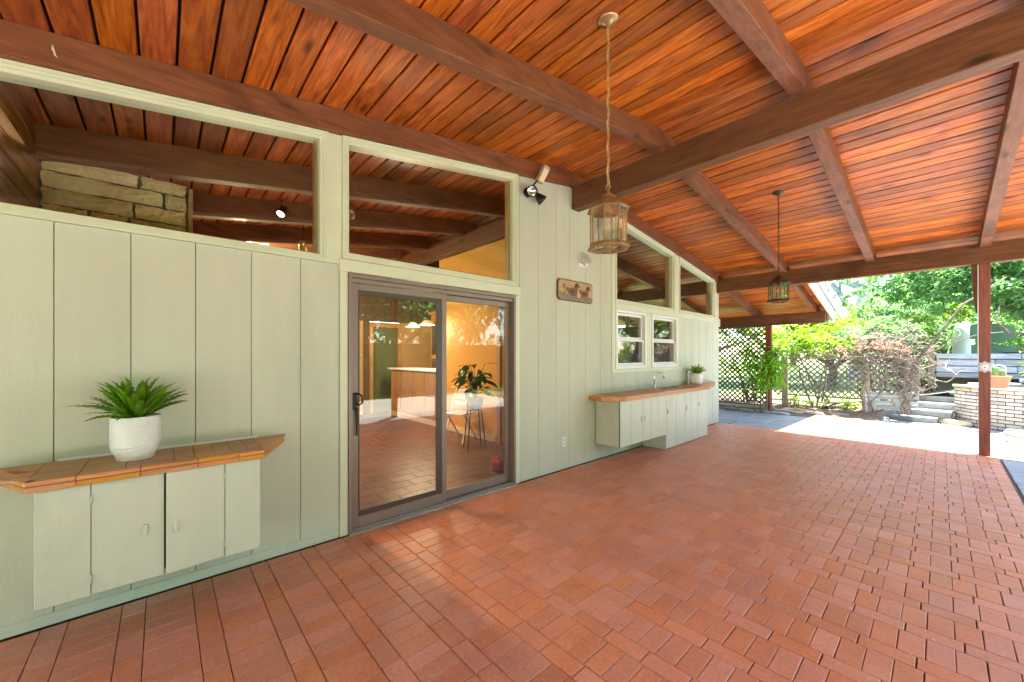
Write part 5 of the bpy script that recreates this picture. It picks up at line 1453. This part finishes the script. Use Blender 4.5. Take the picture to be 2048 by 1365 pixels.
# potted palm like plant near the post
pm = thing('umbrella_palm', 'tall bushy green strap leaved plant on thin canes in front of the lattice screen', 'plant', (.30, 10.98, .02))
rg = random.Random(71)
canes = [(-.22, .0), (-.08, .03), (.05, .0), (.12, .04), (-.02, -.02)]
for i, (cx_, cy_) in enumerate(canes):
    hh = 1.15 + .15 * rg.random(); MB().tube([(cx_, cy_, 0), (cx_ + rg.gauss(0, .02), cy_, hh * .5), (cx_ * .7 + .08, cy_, hh)], [.013, .011, .009], 7).ob('cane', M['vinebark'], pm)
def strap(L, W, droop, n=9):
    V = []; F = []
    for i in range(n + 1):
        t = i / n; ang = .9 - droop * t * 1.9
        if i == 0: x_, z_ = 0.0, 0.0
        else: x_ += L / n * cos(ang); z_ += L / n * sin(ang)
        w = W * (sin(pi * min(1, t * .9 + .1)) ** .6) * .5 + .001
        V += [(x_, -w, z_ + w * .3), (x_, 0, z_), (x_, w, z_ + w * .3)]
    for i in range(n): a = i * 3; F += [(a, a + 1, a + 4, a + 3), (a + 1, a + 2, a + 5, a + 4)]
    return MB().add(V, F).mesh('leaf', M['palm'], True)
sms = [strap(.46, .045, 1.15), strap(.40, .05, .9), strap(.52, .04, 1.35)]
for i in range(270):
    hh = rg.choice([.72, .95, 1.1, 1.25, 1.4]); cx_ = rg.choice([-.22, -.08, .06, .2, .3])
    s_ = rg.uniform(.7, 1.1)
    inst('leaf', rg.choice(sms), pm, (cx_ + rg.gauss(0, .06), rg.gauss(0, .05), hh + rg.gauss(0, .05)), (rg.gauss(0, .2), rg.gauss(0, .25), rg.uniform(0, 2 * pi)), (s_, s_, s_))

shrub('leafy_shrub', 'wide yellow green shrub behind the left half of the lattice fence', (.9, 14.2, .1), [(-.8, 0, 1.9, .7, .5, .5), (.2, .1, 2.0, .7, .5, .5), (1.1, 0, 1.9, .6, .5, .5)], 'leaf_yellow', 4200, .12, .05, 63)
shrub('leafy_shrub', 'tall pale bush behind the vines and under the broadleaf tree', (2.6, 15.5, .4), [(-.5, 0, 2.0, .8, .6, .8), (.2, 0, 1.8, .6, .6, .8), (-.2, 0, 1.0, .9, .5, .6)], 'leaf_pale', 4200, .13, .06, 65)
shrub('leafy_shrub', 'broad green hedge bush on the upper level behind the green garden seat', (5.2, 17.0, .6), [(-1.2, 0, 1.3, 1.0, .6, 1.0), (0, .1, 1.7, 1.1, .6, 1.2), (1.2, 0, 1.4, 1.0, .6, 1.0)], 'leaf_broad', 4200, .16, .07, 67)
# far trees: one thing each
T = tree
T('forked_tree', 'pale forked tree trunk far behind the lower roof end', 'tree', (.4, 26, .3), 11, 3.0, 'leaf_pale', 6000, .28, .14, 81, trunk_r=.36, base=.42, lean=(.02, 0), bark='palebark')
T('tall_tree', 'second pale trunk just right of the forked tree far behind', 'tree', (2.2, 30, .3), 13, 3.0, 'leaf_pale', 5000, .30, .15, 83, trunk_r=.32, base=.5, bark='palebark')
far_list = [(-9, 24, 7.5, 3.2, 'leaf_pale'), (-5, 19, 6, 2.6, 'leaf_yellow'), (-1.8, 20, 6, 2.4, 'leaf_pale'), (4.6, 22, 6, 2.5, 'leaf_pale'), (7.5, 19, 7, 3, 'leaf_broad'), (3.0, 36, 11, 4.5, 'leaf_pale'), (-4, 34, 11, 4.5, 'leaf_pale'), (9.5, 28, 9, 4, 'leaf_pale'), (.2, 20.5, 3.6, 2.2, 'leaf_yellow'), (3.2, 19, 4.0, 2.0, 'leaf_broad'), (1.6, 42, 9, 5, 'leaf_pale'), (6.2, 34, 8, 4.5, 'leaf_pale')]
fl_lab = ['rounded pale tree far left behind the tall lattice screen', 'yellow green tree standing behind the tall lattice screen', 'pale tree rising above the lattice post', 'pale green tree behind the broadleaf tree', 'dense broad tree at the far right of the garden', 'large hazy tree on the skyline between the trunks', 'large hazy tree on the skyline above the overhang', 'large hazy tree on the skyline at far right', 'low rounded yellow green tree under the forked trunk', 'low dense green tree right of the forked trunk', 'distant tree filling the gap behind the forked trunk', 'distant tree behind the white pillar']
for i, ((x_, y_, H_, R_, lm_), lb) in enumerate(zip(far_list, fl_lab)):
    T('garden_tree', lb, 'tree', (x_, y_, .2), H_, R_, lm_, 3600, .24, .12, 100 + i * 3, trunk_r=.2, base=.28, group='garden trees beyond the porch', depth=1)
for (hx, hy, hl, lb) in ((11.6, -3.2, 3.4, 'unseen hedge length added along the lawn nearest the camera end of the porch'), (11.6, 3.6, 3.4, 'unseen hedge length added along the lawn facing the sliding door'), (11.6, 10.4, 3.4, 'unseen hedge length added along the lawn facing the far end of the porch')):
    hd = thing('hedge', lb, 'hedge', (hx, hy, 0), group='added hedge lengths darkening the glass reflections')  # hedge added to block the bright horizon in the door reflections
    MB().box(-.45, .45, -hl + .1, hl - .1, -.08, 1.9).ob('inner_mass', M['leaf_dark'], hd)
    leaf_cloud([(0, -hl + .8 + k_ * 1.15, 1.2, .75, .9, 1.25) for k_ in range(6)], 5200, .16, .09, int(hx * 7 + hy * 3)).ob('foliage', M['leaf_broad'], hd)
# trees and added hedge on the open side, seen in the glass
side = [(12.5, -4, 8, 3.6), (13.5, 1.2, 9, 3.8), (12.8, 6.3, 8, 3.6), (14, 11.5, 9, 3.8), (9.5, -9, 7, 3), (3, -12, 8, 3.4), (-4, -13, 7, 3)]
sl = ['leafy tree on the lawn reflected at the left of the glass door', 'leafy tree on the lawn opposite the glass door', 'leafy tree on the lawn opposite the sink counter', 'leafy tree on the lawn opposite the porch end', 'leafy tree on the lawn behind the camera at right', 'leafy tree on the lawn straight behind the camera', 'leafy tree on the lawn behind the house corner']
for i, ((x_, y_, H_, R_), lb) in enumerate(zip(side, sl)):
    T('lawn_tree', lb, 'tree', (x_, y_, -.05), H_, R_, 'leaf_broad', 6500, .34, .19, 140 + i * 3, trunk_r=.22, base=.12, group='trees around the lawn', depth=1)
